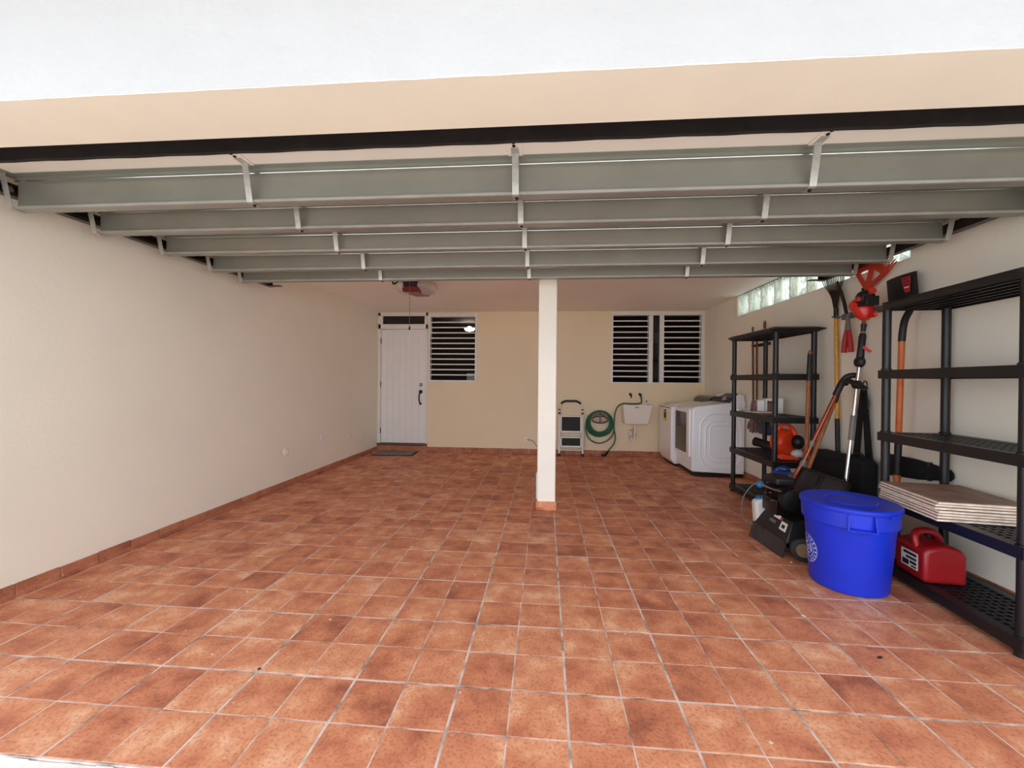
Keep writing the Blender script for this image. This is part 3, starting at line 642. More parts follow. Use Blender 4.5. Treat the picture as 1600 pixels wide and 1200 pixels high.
tag(MB().lathe([(0.011, 0), (0.011, 0.02), (0.006, 0.024)], (1.70, YB, 0.93), (0, -1, 0), 10).build('wall_screw', M['bronze']), 'dark screw plug in the back wall above sink corner', 'screw')

# ------------------------------------------------------------------ washer and dryer
dy = empty('clothes_dryer', (2.28, 5.9, 0), 'white dryer with dark glass door, nearest of the two laundry machines', 'dryer')
fx, bx_, y0, y1 = 1.945, 2.615, 5.585, 6.235
poly = [(fx, 0.07), (bx_, 0.045), (bx_, 0.985), (2.44, 0.985), (fx+0.04, 0.928), (fx, 0.90)]
MB().prism(poly, y0, y1, 'xz').build('cabinet', M['appl'], dy, bevel=0.02, seg=3)
MB().box(fx+0.035, bx_-0.02, y0+0.02, y1-0.02, 0.016, 0.06).build('toe_kick', M['black'], dy)
for px in (fx+0.08, bx_-0.09):
    for py in (y0+0.07, y1-0.07): MB().lathe([(0.024, 0.0018), (0.024, 0.012), (0.012, 0.016), (0.012, 0.03)], (px, py, 0), (0, 0, 1), 12).build('foot', M['chrome'], dy)
poly = rrect(y0+0.05, y1-0.012, 0.245, 0.895, 0.03)
dd = MB().prism(poly, fx-0.026, fx-0.001, 'yz').build('door', M['appl'], dy, bevel=0.006)
poly = rrect(y0+0.155, y1-0.04, 0.295, 0.845, 0.02)
MB().prism(poly, fx-0.030, fx-0.0262, 'yz').build('door_glass', M['darkglass'], dd)
def ringface(mb, outer, inner, ya, yb):
    n = len(outer)
    vs = [(p[0], yb, p[1]) for p in outer]+[(p[0], ya, p[1]) for p in [((o[0]+i[0])/2, (o[1]+i[1])/2) for o, i in zip(outer, inner)]]+[(p[0], yb, p[1]) for p in inner]
    fs = [(k, (k+1) % n, n+(k+1) % n, n+k) for k in range(n)]+[(n+k, n+(k+1) % n, 2*n+(k+1) % n, 2*n+k) for k in range(n)]
    mb.add(vs, fs)
def oct_(x0, x1, z0, z1, c):
    out = []
    for cx, cz, a in ((x1, z1, 0), (x0, z1, 1), (x0, z0, 2), (x1, z0, 3)):
        p = [(cx, cz-c), (cx-c, cz)] if a == 0 else [(cx+c, cz), (cx, cz-c)] if a == 1 else [(cx, cz+c), (cx+c, cz)] if a == 2 else [(cx-c, cz), (cx, cz+c)]
        (ax, az), (bx2, bz) = p
        for t in (0, 0.25, 0.5, 0.75, 1):
            m_ = ((ax+bx2)/2, (az+bz)/2); k = 0.25*math.sin(math.pi*t); vx, vz = cx-m_[0], cz-m_[1]
            out.append((ax+(bx2-ax)*t+vx*k, az+(bz-az)*t+vz*k))
    return out
emb = MB()
for (a, b2, c, d, cc, wd) in ((2.03, 2.585, 0.10, 0.86, 0.17, 0.034), (2.10, 2.52, 0.19, 0.755, 0.11, 0.03), (2.16, 2.46, 0.25, 0.70, 0.06, 0.022)):
    ringface(emb, oct_(a, b2, c, d, cc), oct_(a+wd, b2-wd, c+wd, d-wd, cc*0.85), y0-0.011, y0+0.0005)
emb.box(2.0, 2.6, y0-0.004, y0+0.002, 0.885, 0.895)
emb.build('side_embossing', M['appl'], dy, ang=60)
poly = [(2.44, 0.984), (2.47, 1.05), (2.535, 1.10), (2.60, 1.085), (2.625, 0.95), (2.61, 0.94)]
MB().prism(poly, y0+0.005, y1-0.005, 'xz').build('console_housing', M['appl'], dy, bevel=0.012, seg=3)
cface = MB(); dv = Vector((0.065, 0, 0.05)).normalized()
cface.hexa([(2.432, y0+0.03, 0.985), (2.432, y1-0.03, 0.985), (2.462, y1-0.03, 1.055), (2.462, y0+0.03, 1.055)][::1], [(2.440, y0+0.03, 0.985), (2.440, y1-0.03, 0.985), (2.470, y1-0.03, 1.055), (2.470, y0+0.03, 1.055)])
cface.hexa([(2.462, y0+0.03, 1.055), (2.462, y1-0.22, 1.055), (2.535, y1-0.26, 1.107), (2.535, y0+0.03, 1.107)], [(2.470, y0+0.03, 1.05), (2.470, y1-0.22, 1.05), (2.54, y1-0.26, 1.10), (2.54, y0+0.03, 1.10)])
cp = cface.build('control_panel', M['console'], dy, smooth=False)
MB().lathe([(0.034, 0), (0.032, 0.016), (0.02, 0.02)], (2.452, y0+0.24, 1.035), (-0.9, 0, 0.4), 18).build('dial', M['chrome'], cp)
ws = empty('washing_machine', (2.24, 6.6, 0), 'white top loading washer with yellow sticker between dryer and back wall', 'washer')
wy0, wy1 = 6.262, 6.90; wx = 1.875
poly = [(wx+0.05, 0.035), (2.60, 0.035), (2.60, 0.94), (2.42, 0.94), (wx+0.05, 0.895), (wx+0.012, 0.885), (wx, 0.86), (wx, 0.12)]
wb_ = MB(); wb_.prism(poly, wy0, wy1, 'xz').build('cabinet', M['appl'], ws, bevel=0.018, seg=3)
MB().box(wx+0.07, 2.58, wy0+0.02, wy1-0.02, 0.0018, 0.034).build('toe_kick', M['black'], ws)
MB().hexa([(wx+0.07, wy0+0.05, 0.902), (2.38, wy0+0.05, 0.942), (2.38, wy1-0.05, 0.942), (wx+0.07, wy1-0.05, 0.902)], [(wx+0.07, wy0+0.05, 0.918), (2.38, wy0+0.05, 0.957), (2.38, wy1-0.05, 0.957), (wx+0.07, wy1-0.05, 0.918)]).build('lid', M['appl'], ws, bevel=0.006)
MB().box(wx-0.004, wx+0.01, wy0+0.06, wy1-0.06, 0.862, 0.872).build('lid_trim', M['console'], ws)
poly = [(2.40, 0.94), (2.44, 1.02), (2.50, 1.05), (2.60, 1.04), (2.60, 0.93)]
MB().prism(poly, wy0+0.01, wy1-0.01, 'xz').build('console', M['console'], ws, bevel=0.012)
stk = MB().box(wx-0.003, wx-0.0005, 6.49, 6.64, 0.655, 0.835).build('energy_sticker', M['yellowlabel'], ws)
MB().box(wx-0.0045, wx-0.0032, 6.505, 6.625, 0.70, 0.79).build('sticker_print', M['brownlabel'], stk)
MB().box(wx-0.0045, wx-0.0032, 6.505, 6.625, 0.805, 0.825).build('sticker_print', M['brownlabel'], stk)

# ------------------------------------------------------------------ black plastic shelving units (local: x = depth to the wall, y = length)
SHZ = [0.085, 0.505, 0.925, 1.335, 1.775]; PD, PL = 0.342, 0.848
def shelving(name, label, loc, rz, topo):
    e = empty(name, loc, label, 'shelving unit', 'black shelving units', rz)
    pr = 0.0235
    for px in (0, PD):
        for py in (0, PL):
            b = MB(); zb = 0.0018
            prof = [(pr+0.004, zb), (pr+0.004, 0.03)]
            for z in SHZ[:-1]: prof += [(pr, z-0.064), (pr, z-0.063), (pr, z-0.004), (pr+0.0012, z+0.0), (pr+0.006, z+0.001), (pr+0.006, z+0.008), (pr, z+0.012)]
            prof += [(pr, SHZ[-1]-0.02)]
            if prof[2][1] < 0.03: prof[2] = (pr, 0.031); prof[3] = (pr, 0.032)
            b.lathe(prof, (px, py, 0), (0, 0, 1), 14); b.build('post', M['shelf'], e, local=True)
    for k, z in enumerate(SHZ):
        top = (k == 4); ex0, ex1, ey0, ey1 = topo if top else (0.030, 0.030, 0.030, 0.030)
        x0, x1, y0, y1 = -ex0, PD+ex1, -ey0, PL+ey1; h = 0.055; t = 0.008
        b = MB()
        if top: # flared cap: rim slopes outward
            o_ = rrect(x0, x1, y0, y1, 0.05, 3); i_ = rrect(-0.028, PD+0.028, -0.028, PL+0.028, 0.03, 3); n_ = len(o_)
            zz = lambda q: z-0.012
            vs = [(p[0], p[1], z-0.010) for p in o_]+[(p[0], p[1], z-0.016) for p in o_]+[(p[0], p[1], z-0.045) for p in i_]+[(p[0], p[1], z+0.004) for p in i_]
            fs = []
            for q in range(n_):
                r_ = (q+1) % n_; fs += [(q, r_, n_+r_, n_+q), (n_+q, n_+r_, 2*n_+r_, 2*n_+q), (3*n_+q, 3*n_+r_, r_, q)]
            fs.append(tuple(3*n_+q for q in range(n_))); b.add(vs, fs)
            for q in range(5):
                yy = 0; xx = 0.03+q*(PD-0.06)/4; b.box(xx-0.006, xx+0.006, 0.0, PL, z-0.04, z-0.004)
            for q in range(4): yy = 0.14+q*0.19; b.box(0.0, PD, yy-0.004, yy+0.004, z-0.03, z-0.004)
        else:
            for a0_, a1_, b0_, b1_ in ((x0, x0+t, y0, y1), (x1-t, x1, y0, y1), (x0+t, x1-t, y0, y0+t), (x0+t, x1-t, y1-t, y1)):
                b.box(a0_, a1_, b0_, b1_, z-h, z)
            for a0_, a1_, b0_, b1_ in ((x0+t, x0+0.06, y0+t, y1-t), (x1-0.06, x1-t, y0+t, y1-t), (x0+0.06, x1-0.06, y0+t, y0+0.06), (x0+0.06, x1-0.06, y1-0.06, y1-t)):
                b.box(a0_, a1_, b0_, b1_, z-0.010, z-0.001)
            for q in range(6): xx = x0+0.06+(x1-x0-0.12)*(q+1)/7; b.box(xx-0.006, xx+0.006, y0+0.06, y1-0.06, z-0.02, z-0.003)
            nn = 19
            for q in range(nn): yy = y0+0.06+(y1-y0-0.12)*(q+1)/(nn+1); b.box(x0+0.06, x1-0.06, yy-0.006, yy+0.006, z-0.012, z-0.0035)
        b.build('shelf', M['shelf'], e, local=True, smooth=False)
    return e
sh1 = shelving('shelving_unit', 'black five tier plastic shelving unit beside the dryer', (2.17, 4.058, 0), 0, (0.06, 0.10, 0.05, 0.075))
sh2 = shelving('shelving_unit', 'black five tier plastic shelving unit nearest the doorway', (2.185, 2.047, 0), -0.07, (0.03, 0.03, 0.03, 0.03))

# ------------------------------------------------------------------ things on the far shelving unit
z4 = 0.506
bl = empty('leaf_blower', (2.38, 4.27, z4), 'orange handheld leaf blower on the second shelf beside the dryer', 'leaf blower')
b = MB(); by = 4.20
b.lathe([(0.05, -0.075), (0.115, -0.07), (0.135, -0.03), (0.135, 0.02), (0.115, 0.055), (0.05, 0.06)], (2.36, by+0.05, 0.665), (0.55, -1, 0), 22)
b.hexa([(2.285, by-0.03, z4), (2.475, by-0.05, z4), (2.475, by+0.10, z4), (2.30, by+0.12, z4)], [(2.305, by-0.02, 0.56), (2.43, by-0.03, 0.535), (2.43, by+0.08, 0.535), (2.32, by+0.10, 0.56)])
b.build('fan_housing', M['orange'], bl, bevel=0.006)
MB().tube(spline([(2.305, by+0.05, 0.775), (2.325, by+0.04, 0.835), (2.37, by+0.03, 0.845), (2.42, by+0.02, 0.80), (2.445, by+0.01, 0.745)], 5), [0.02]*21, 10).build('handle', M['orange'], bl)
MB().ell((2.455, by-0.01, 0.675), 0.055, 0.06, 0.07, 14, 9).build('engine', M['black'], bl)
MB().tube([(2.48, by-0.02, 0.69), (2.53, by-0.03, 0.68)], [0.012, 0.014], 8).build('starter_grip', M['black'], bl)
MB().ell((2.445, by-0.02, 0.565), 0.055, 0.05, 0.04, 14, 8).build('fuel_tank', M['tank'], bl)
MB().lathe([(0.018, 0), (0.018, 0.02)], (2.495, by-0.03, 0.59), (0.4, -0.3, 0.8), 10).build('fuel_cap', M['redgrip'], bl)
MB().tube([(2.30, by+0.09, 0.60), (2.24, by+0.20, 0.625), (2.20, by+0.28, 0.635)], [0.05, 0.042, 0.048], 14).build('nozzle', M['black'], bl)
z3 = 0.926
wbx = empty('white_box', (2.47, 4.6, z3), 'white cardboard box with pictured front on middle shelf', 'box')
MB().box(2.345, 2.515, 4.55, 4.66, z3, 1.083).build('carton', M['paper'], wbx, bevel=0.002)
MB().box(2.352, 2.425, 4.5475, 4.5498, 0.945, 1.06).build('printed_panel', M['brownlabel'], wbx)
MB().box(2.356, 2.386, 4.5455, 4.5474, 0.95, 1.03).build('picture', M['tan'], wbx); MB().box(2.392, 2.421, 4.5455, 4.5474, 0.95, 1.03).build('picture', M['tan'], wbx)
sb = empty('small_carton', (2.28, 4.62, z3), 'small white and brown carton left of the white box', 'box')
MB().box(2.265, 2.335, 4.57, 4.66, z3, 1.066).build('carton', M['paper'], sb, bevel=0.002)
MB().prism([(2.225, z3), (2.2645, z3), (2.2645, 1.06), (2.245, 1.066), (2.23, 1.0)], 4.58, 4.65, 'xz').build('side_flap', M['mop'], sb)
pb = empty('folded_papers', (2.22, 4.75, z3), 'folded papers and envelopes lying on the middle shelf', 'papers')
for k in range(4):
    R = Matrix.Rotation(0.15*k-0.2, 3, 'Z'); MB().box(2.15, 2.31, 4.28+0.02*k, 4.50+0.02*k, z3+0.006*k, z3+0.006*k+0.005, R=R, C=(2.22, 4.4, 0)).build('sheet', M['tan'] if k < 3 else M['paper'], pb)
tag(MB().tube([(2.15, 4.76, z3+0.022), (2.20, 4.80, z3+0.035), (2.27, 4.82, z3+0.022)], [0.012, 0.02, 0.012], 10).build('white_rag', M['paper']), 'crumpled white rag at the far end of middle shelf', 'rag')

def pole(parent, pts, r, name, m, n=10):
    return MB().tube(pts, r, n).build(name, m, parent)
# tools hung on the wall behind the far unit
tr = empty('wall_tool_rail', (2.62, 5.2, 1.72), 'dark tool rail on the right wall beyond the far shelves', 'rail')
MB().box(2.625, XR, 5.05, 5.42, 1.70, 1.735).build('rail', M['bronze'], tr, bevel=0.003)
for y in (5.085, 5.235, 5.34): MB().tube([(2.63, y+0.022, 1.715), (2.585, y+0.022, 1.71), (2.57, y+0.022, 1.725)], 0.005, 6).build('hook', M['bronze'], tr)
mp = empty('string_mop', (2.585, 5.36, 0.6), 'mauve string mop with brown handle behind the far shelves', 'mop')
pole(mp, [(2.585, 5.355, 1.95), (2.585, 5.32, 1.0), (2.585, 5.31, 0.80)], 0.012, 'handle', M['woodpale'])
b = MB()
for k in range(26):
    a = random.uniform(-0.11, 0.11); d = random.uniform(-0.03, 0.035)
    b.tube(spline([(2.585+d*0.4, 5.31+a*0.3, 0.81), (2.585+d, 5.31+a, 0.74), (2.585+d*1.2, 5.31+a*1.15, 0.66+random.uniform(-0.03, 0.03))], 3), 0.011, 6)
b.build('mop_head', M['mop'], mp)
br = empty('push_broom', (2.585, 5.2, 0.6), 'broom with slate blue head and brown handle behind the far shelves', 'broom')
pole(br, [(2.585, 5.255, 1.86), (2.585, 5.235, 1.0), (2.585, 5.10, 0.80)], 0.012, 'handle', M['woodpale'])
MB().hexa([(2.555, 4.93, 0.645), (2.615, 4.93, 0.645), (2.615, 5.15, 0.645), (2.555, 5.15, 0.645)], [(2.57, 4.97, 0.80), (2.60, 4.97, 0.80), (2.60, 5.13, 0.80), (2.57, 5.13, 0.80)]).build('bristle_head', M['slate'], br, bevel=0.01)
p3 = empty('wooden_pole', (2.59, 5.1, 0.5), 'tall brown wooden pole standing behind the far back post', 'pole')
pole(p3, [(2.60, 5.105, 1.99), (2.60, 5.095, 1.2), (2.56, 5.06, 0.86)], 0.013, 'shaft', M['wood']); pole(p3, [(2.60, 5.105, 1.90), (2.60, 5.105, 1.97)], 0.015, 'grip', M['woodpale'])

# wooden handled tool in front of the far unit
wt = empty('wooden_handled_hoe', (2.40, 3.95, 0), 'long wooden handled hoe with black grip leaning at far shelves', 'hoe')
pole(wt, [(2.405, 3.955, 1.30), (2.37, 3.93, 0.30), (2.36, 3.922, 0.06)], 0.016, 'handle', M['wood'], 12)
pole(wt, [(2.418, 3.962, 1.515), (2.405, 3.955, 1.27)], 0.0195, 'grip', M['black'], 12)
MB().ell((2.419, 3.963, 1.525), 0.018, 0.018, 0.026, 12, 8).build('handle_end', M['wood'], wt)
MB().hexa([(2.29, 3.90, 0.0018), (2.43, 3.90, 0.0018), (2.43, 3.908, 0.0018), (2.29, 3.908, 0.0018)], [(2.31, 3.92, 0.12), (2.41, 3.92, 0.12), (2.41, 3.926, 0.12), (2.31, 3.926, 0.12)]).build('hoe_blade', M['bronze'], wt)

# ------------------------------------------------------------------ tools on the right wall between the units
rk = empty('wall_tool_rack', (2.63, 3.5, 1.83), 'grey wall mounted tool rack behind the hanging rakes', 'rack')
MB().box(2.622, XR, 3.05, 3.87, 1.812, 1.862).build('rack_bar', M['greyplastic'], rk, bevel=0.004)
for y in (3.86, 3.70, 3.52, 3.36, 3.19): 
    for d in (-0.03, 0.03): MB().tube([(2.623, y+d, 1.835), (2.57, y+d, 1.835), (2.555, y+d, 1.848)], 0.006, 6).build('peg', M['greyplastic'], rk)
wr = empty('wire_leaf_rake', (2.58, 3.87, 0.67), 'leaf rake with black wire tines and yellow handle', 'rake')
pole(wr, [(2.608, 3.916, 1.89), (2.604, 3.879, 0.93)], 0.0155, 'handle', M['yellow'], 12)
pole(wr, [(2.604, 3.880, 0.935), (2.604, 3.867, 0.64)], 0.018, 'grip', M['black'], 12)
b = MB(); b.tube([(2.608, 3.916, 1.84), (2.608, 3.918, 1.93)], 0.018, 10)
for k in range(13):
    a = (k-6)/6; yb_ = 3.918+a*0.012; ye = 3.965+a*0.16
    b.tube(spline([(2.608, yb_, 1.90), (2.608, 3.930+a*0.055, 2.05), (2.608, ye*0.6+0.4*(3.940+a*0.09), 2.18), (2.608, ye, 2.29), (2.600, ye+0.003*a, 2.305)], 4), 0.0036, 5)
b.tube([(2.606, 3.879, 2.075), (2.606, 4.001, 2.11)], 0.006, 6)
b.build('tines', M['black'], wr)
MB().prism([(3.894, 1.91), (3.940, 1.91), (3.995, 2.10), (3.874, 2.065)], 2.604, 2.606, 'yz').build('tine_plate', M['bronze'], wr)
lp = empty('hedge_shears', (2.58, 3.73, 1.5), 'hedge shears with dark blades and red grips hanging on rack', 'shears')
pole(lp, [(2.585, 3.735, 1.83), (2.58, 3.745, 1.69)], [0.013, 0.016], 'arm', M['greyplastic']); pole(lp, [(2.565, 3.715, 1.83), (2.56, 3.685, 1.69)], [0.013, 0.016], 'arm', M['greyplastic'])
pole(lp, [(2.58, 3.745, 1.70), (2.578, 3.762, 1.60), (2.578, 3.77, 1.515)], [0.016, 0.02, 0.02], 'grip', M['redgrip'], 12)
pole(lp, [(2.56, 3.687, 1.70), (2.556, 3.665, 1.60), (2.556, 3.655, 1.515)], [0.016, 0.02, 0.02], 'grip', M['redgrip'], 12)
MB().prism([(3.715, 1.81), (3.745, 1.81), (3.79, 1.95), (3.875, 2.15), (3.86, 2.155), (3.80, 2.06), (3.745, 1.93)], 2.575, 2.580, 'yz').build('blade', M['bronze'], lp)
MB().prism([(3.712, 1.81), (3.742, 1.81), (3.782, 1.95), (3.855, 2.15), (3.845, 2.155), (3.79, 2.06), (3.735, 1.93)], 2.568, 2.573, 'yz').build('blade', M['bronze'], lp)
MB().lathe([(0.012, 0), (0.012, 0.02)], (2.587, 3.728, 1.835), (-1, 0, 0), 10).build('pivot', M['chrome'], lp)
# red plastic fan rake
fr = empty('plastic_fan_rake', (2.61, 3.6, 0.9), 'red plastic fan rake with slotted head hanging behind the trimmer', 'rake')
FY, FZ, FT = 3.565, 1.955, 0.27        # apex of the fan and its tilt
pole(fr, [(2.608, FY, FZ+0.02), (2.606, 3.645, 1.3), (2.604, 3.678, 0.93)], 0.0135, 'handle', M['woodpale'])
def fan(ang, r): return (FY-r*math.sin(ang+FT), FZ+r*math.cos(ang+FT))
def strip(b, pts_a, pts_b, xa, xb):
    n_ = len(pts_a); vs = [(xa, *p) for p in pts_a]+[(xa, *p) for p in pts_b]+[(xb, *p) for p in pts_a]+[(xb, *p) for p in pts_b]
    fs = []
    for k in range(n_-1):
        fs += [(k, k+1, n_+k+1, n_+k), (2*n_+k, 2*n_+k+1, 3*n_+k+1, 3*n_+k), (k, k+1, 2*n_+k+1, 2*n_+k), (n_+k, n_+k+1, 3*n_+k+1, 3*n_+k)]
    fs += [(0, n_, 3*n_, 2*n_), (n_-1, 2*n_-1, 4*n_-1, 3*n_-1)]; b.add(vs, fs)
XF0, XF1 = 2.592, 2.602
b = MB()
rs_ = [0.02, 0.06, 0.10, 0.14, 0.18, 0.22, 0.25]
def edge_ang(sg, r): return sg*(0.30+0.42*math.sin(min(1, r/0.22)*math.pi/2))
for sg in (-1, 1): strip(b, [fan(edge_ang(sg, r), r) for r in rs_], [fan(edge_ang(sg, r)-sg*min(0.4, 0.040/max(r, 0.06)), r) for r in rs_], XF0, XF1)
strip(b, [fan(0.021/max(r, 0.05), r) for r in rs_], [fan(-0.021/max(r, 0.05), r) for r in rs_], XF0-0.001, XF1+0.001)
angs = [-0.72+1.44*k/16 for k in range(17)]
strip(b, [fan(a, 0.215) for a in angs], [fan(a, 0.275) for a in angs], XF0-0.002, XF1+0.002)
b.tube([(2.606, FY, FZ-0.02), (2.598, *fan(0, 0.05))], [0.018, 0.016], 10)
fh = b.build('fan_head', M['redrake'], fr, smooth=False)
for k in range(22):
    a = -0.70+1.40*k/21; p_, q_ = fan(a, 0.270), fan(a, 0.36); b = MB()
    b.bar((2.597, *p_), (2.597, *q_), 0.006, 0.008, (1, 0, 0)); b.build('tine', M['redrake'], fh, smooth=False)

# ------------------------------------------------------------------ string trimmer, engine up
tm = empty('string_trimmer', (2.3, 3.3, 0.2), 'red string trimmer standing engine up with silver shaft', 'trimmer')
A = Vector((2.43, 3.345, 1.70)); B = Vector((2.27, 3.30, 0.36))
sd = (B-A)
P_ = lambda t: A+sd*t
pole(tm, [P_(0.0), P_(0.50)], 0.0125, 'shaft', M['chrome'], 14); pole(tm, [P_(0.50), P_(1.0)], 0.0135, 'lower_shaft', M['chrome'], 14)
pole(tm, [P_(0.52), P_(0.66)], 0.018, 'coupler', M['greyplastic'], 14)
pole(tm, [P_(0.05), P_(0.07), P_(0.13), P_(0.20), P_(0.22)], [0.018, 0.024, 0.022, 0.026, 0.02], 'throttle_grip', M['black'], 14)
b = MB(); q = P_(0.215); b.ell(q, 0.032, 0.045, 0.045, 14, 9); b.build('throttle_housing', M['black'], tm)
MB().bar(P_(0.13)+Vector((0, -0.02, 0)), P_(0.16)+Vector((0.03, -0.055, 0)), 0.012, 0.02).build('trigger', M['redeng'], tm)
MB().lathe([(0.014, -0.03), (0.02, 0.03)], P_(0.02), (A-B), 12).build('clamp', M['black'], tm)
e0 = A+Vector((0.0, 0, 0.10))
R = Matrix.Rotation(-0.35, 3, 'X')
b = MB()
b.lathe([(0.026, -0.09), (0.05, -0.06), (0.062, -0.02), (0.075, 0.03), (0.06, 0.075), (0.02, 0.09)], e0+Vector((0, 0.01, 0.02)), (0.0, 0.35, 1), 16)
b.ell(e0+Vector((0.0, 0.055, 0.055)), 0.06, 0.07, 0.055, 16, 10)
b.build('engine_cover', M['redeng'], tm, bevel=0.003)
b = MB(); b.box(2.40, 2.47, 3.27, 3.275, 1.755, 1.765); b.tube([e0+Vector((0, -0.03, -0.05)), e0+Vector((0, -0.11, -0.055)), e0+Vector((0, -0.115, -0.02))], 0.007, 8)
b.tube([e0+Vector((0, -0.02, -0.025)), e0+Vector((0, -0.115, -0.02))], 0.006, 8); b.build('tank_guard', M['redeng'], tm)
b = MB(); b.ell(e0+Vector((-0.02, -0.035, 0.095)), 0.06, 0.062, 0.06, 16, 10); b.box(2.37, 2.46, 3.24, 3.33, 1.83, 1.90); b.tube([e0+Vector((0, 0.0, 0.13)), e0+Vector((0, 0.02, 0.18))], 0.01, 8)
b.build('engine_block', M['black'], tm, bevel=0.012)
MB().lathe([(0.02, 0), (0.02, 0.012), (0.012, 0.016)], e0+Vector((-0.075, -0.05, 0.085)), (-1, -0.4, 0), 12).build('primer_bulb', M['redgrip'], tm)
MB().tube([e0+Vector((-0.02, -0.08, 0.12)), e0+Vector((-0.03, -0.12, 0.135))], [0.016, 0.026], 10).build('starter_pull', M['redrake'], tm)
q = P_(0.345)
b = MB(); b.tube(spline([q+Vector((0, 0.12, -0.0)), q+Vector((-0.01, 0.10, 0.03)), q+Vector((-0.02, 0.05, 0.028)), q+Vector((-0.02, 0.0, 0.01)), q+Vector((-0.02, -0.06, -0.01)), q+Vector((-0.01, -0.10, -0.03))], 4), [0.02]*21, 10)
b.ell(q, 0.034, 0.04, 0.035, 12, 8); b.build('assist_handle', M['black'], tm)
MB().lathe([(0.03, 0), (0.055, 0.03), (0.05, 0.10), (0.02, 0.12)], P_(1.0)-Vector((0.0, 0, 0.10)), (0.1, 0, 1), 16).build('cutting_head', M['black'], tm)
# red brown boom with black elbow grip
rbm = empty('curved_boom_edger', (2.05, 3.42, 0.3), 'red brown metal boom with black elbow grip leaning over the scoop', 'garden tool')
pole(rbm, [(2.34, 3.50, 1.165), (2.17, 3.52, 0.75), (2.115, 3.53, 0.60)], 0.0145, 'boom', M['redtube'], 12)
pole(rbm, spline([(2.115, 3.53, 0.605), (2.085, 3.535, 0.55), (2.05, 3.545, 0.46), (2.045, 3.56, 0.36)], 4), 0.0145, 'curved_end', M['redtube'], 12)
pole(rbm, spline([(2.335, 3.50, 1.15), (2.375, 3.49, 1.25), (2.395, 3.475, 1.295), (2.425, 3.45, 1.312), (2.445, 3.42, 1.308)], 4), [0.024]*5+[0.022]*12, 'elbow_grip', M['black'], 12)
MB().tube([(2.18, 3.52, 0.775), (2.165, 3.521, 0.735)], 0.02, 10).build('clamp', M['greyplastic'], rbm)
MB().tube([(2.12, 3.529, 0.612), (2.10, 3.532, 0.57)], 0.021, 10).build('clamp', M['greyplastic'], rbm)
# scoop with wooden handle
sc = empty('black_scoop_shovel', (2.2, 3.45, 0), 'wide black scoop shovel with wooden handle behind the blue bin', 'shovel')
pole(sc, [(2.395, 3.60, 1.10), (2.20, 3.575, 0.60), (2.165, 3.57, 0.50)], 0.0155, 'handle', M['wood'], 12)
pole(sc, [(2.43, 3.59, 1.235), (2.393, 3.60, 1.09)], 0.020, 'grip', M['black'], 12)
MB().ell((2.436, 3.588, 1.255), 0.016, 0.016, 0.028, 10, 8).build('handle_end', M['wood'], sc)
b = MB()
c0 = Vector((2.045, 3.68, 0.27)); c1 = Vector((2.145, 3.60, 0.545)); c2 = Vector((2.235, 3.19, 0.51)); c3 = Vector((2.10, 3.15, 0.20))
nrm = (c1-c0).cross(c3-c0).normalized()
if nrm.y > 0: nrm = -nrm
b.hexa([c0, c1, c2, c3], [c0-nrm*0.006, c1-nrm*0.006, c2-nrm*0.006, c3-nrm*0.006])
b.build('blade', M['console'], sc, bevel=0.002)
b = MB()
for a, d in ((c0, c1), (c1, c2), (c2, c3), (c3, c0)): b.bar(a+nrm*0.008, d+nrm*0.008, 0.022, 0.028, nrm)
for t in (0.45,): b.bar(c1.lerp(c2, t)+nrm*0.006, c0.lerp(c3, t)+nrm*0.006, 0.012, 0.012, nrm)
b.bar(c1.lerp(c2, 0.52)+nrm*0.006, c0.lerp(c3, 0.52)+nrm*0.006, 0.006, 0.010, nrm)
b.build('blade_rim', M['black'], sc)
b = MB(); b.bar((2.17, 3.50, 0.0018), (2.165, 3.51, 0.5), 0.025, 0.02); b.build('heel_strut', M['black'], sc)
# harness strap and bags
hn = empty('carry_harness', (2.60, 3.57, 0.6), 'black carry strap with metal clip hanging on the right wall', 'strap')
MB().tube(arc((2.612, 3.575, 1.235), 0.022, 0, 360, 14, 'yz', 0.035)[:-1], 0.004, 6, True).build('clip', M['bronze'], hn)
for ya, yb_ in ((3.585, 3.64), (3.57, 3.50)):
    b = MB(); b.hexa([(2.60, ya-0.025, 1.20), (2.60, ya+0.025, 1.20), (2.606, ya+0.025, 1.20), (2.606, ya-0.025, 1.20)], [(2.59, yb_-0.035, 0.62), (2.59, yb_+0.035, 0.62), (2.60, yb_+0.035, 0.62), (2.60, yb_-0.035, 0.62)]); b.build('strap', M['blackm'], hn)
MB().tube(spline([(2.60, 3.56, 1.17), (2.595, 3.52, 1.10), (2.595, 3.525, 1.04), (2.60, 3.55, 1.02)], 4), 0.008, 8).build('buckle', M['black'], hn)
bgd = empty('black_duffel_bag', (2.5, 3.65, 0), 'black fabric bag standing upright against the right wall', 'bag')
poly = rrect(3.36, 3.97, 0.0018, 0.655, 0.05, 5)
MB().prism([(a, z) for a, z in poly], 2.44, 2.57, 'yz').build('bag_body', M['blackm'], bgd, bevel=0.03, seg=3)
MB().tube(arc((2.5, 3.48, 0.64), 0.07, 0, 180, 10, 'yz', 0.05), 0.011, 8).build('bag_handle', M['blackm'], bgd)
MB().tube([(2.438, 3.40, 0.60), (2.438, 3.93, 0.60)], 0.004, 6).build('zip', M['bronze'], bgd)
lb = empty('long_black_case', (2.60, 3.2, 0.6), 'long tapered black case lying behind the near shelves', 'case')
MB().tube([(2.606, 3.42, 0.63), (2.606, 3.40, 0.63), (2.606, 3.1, 0.645), (2.614, 2.93, 0.652), (2.616, 2.87, 0.653), (2.616, 2.852, 0.653)], [0.04, 0.085, 0.07, 0.045, 0.038, 0.018], 14, sq=1.0).build('case_body', M['blackm'], lb)
lbo = lb.children[0]
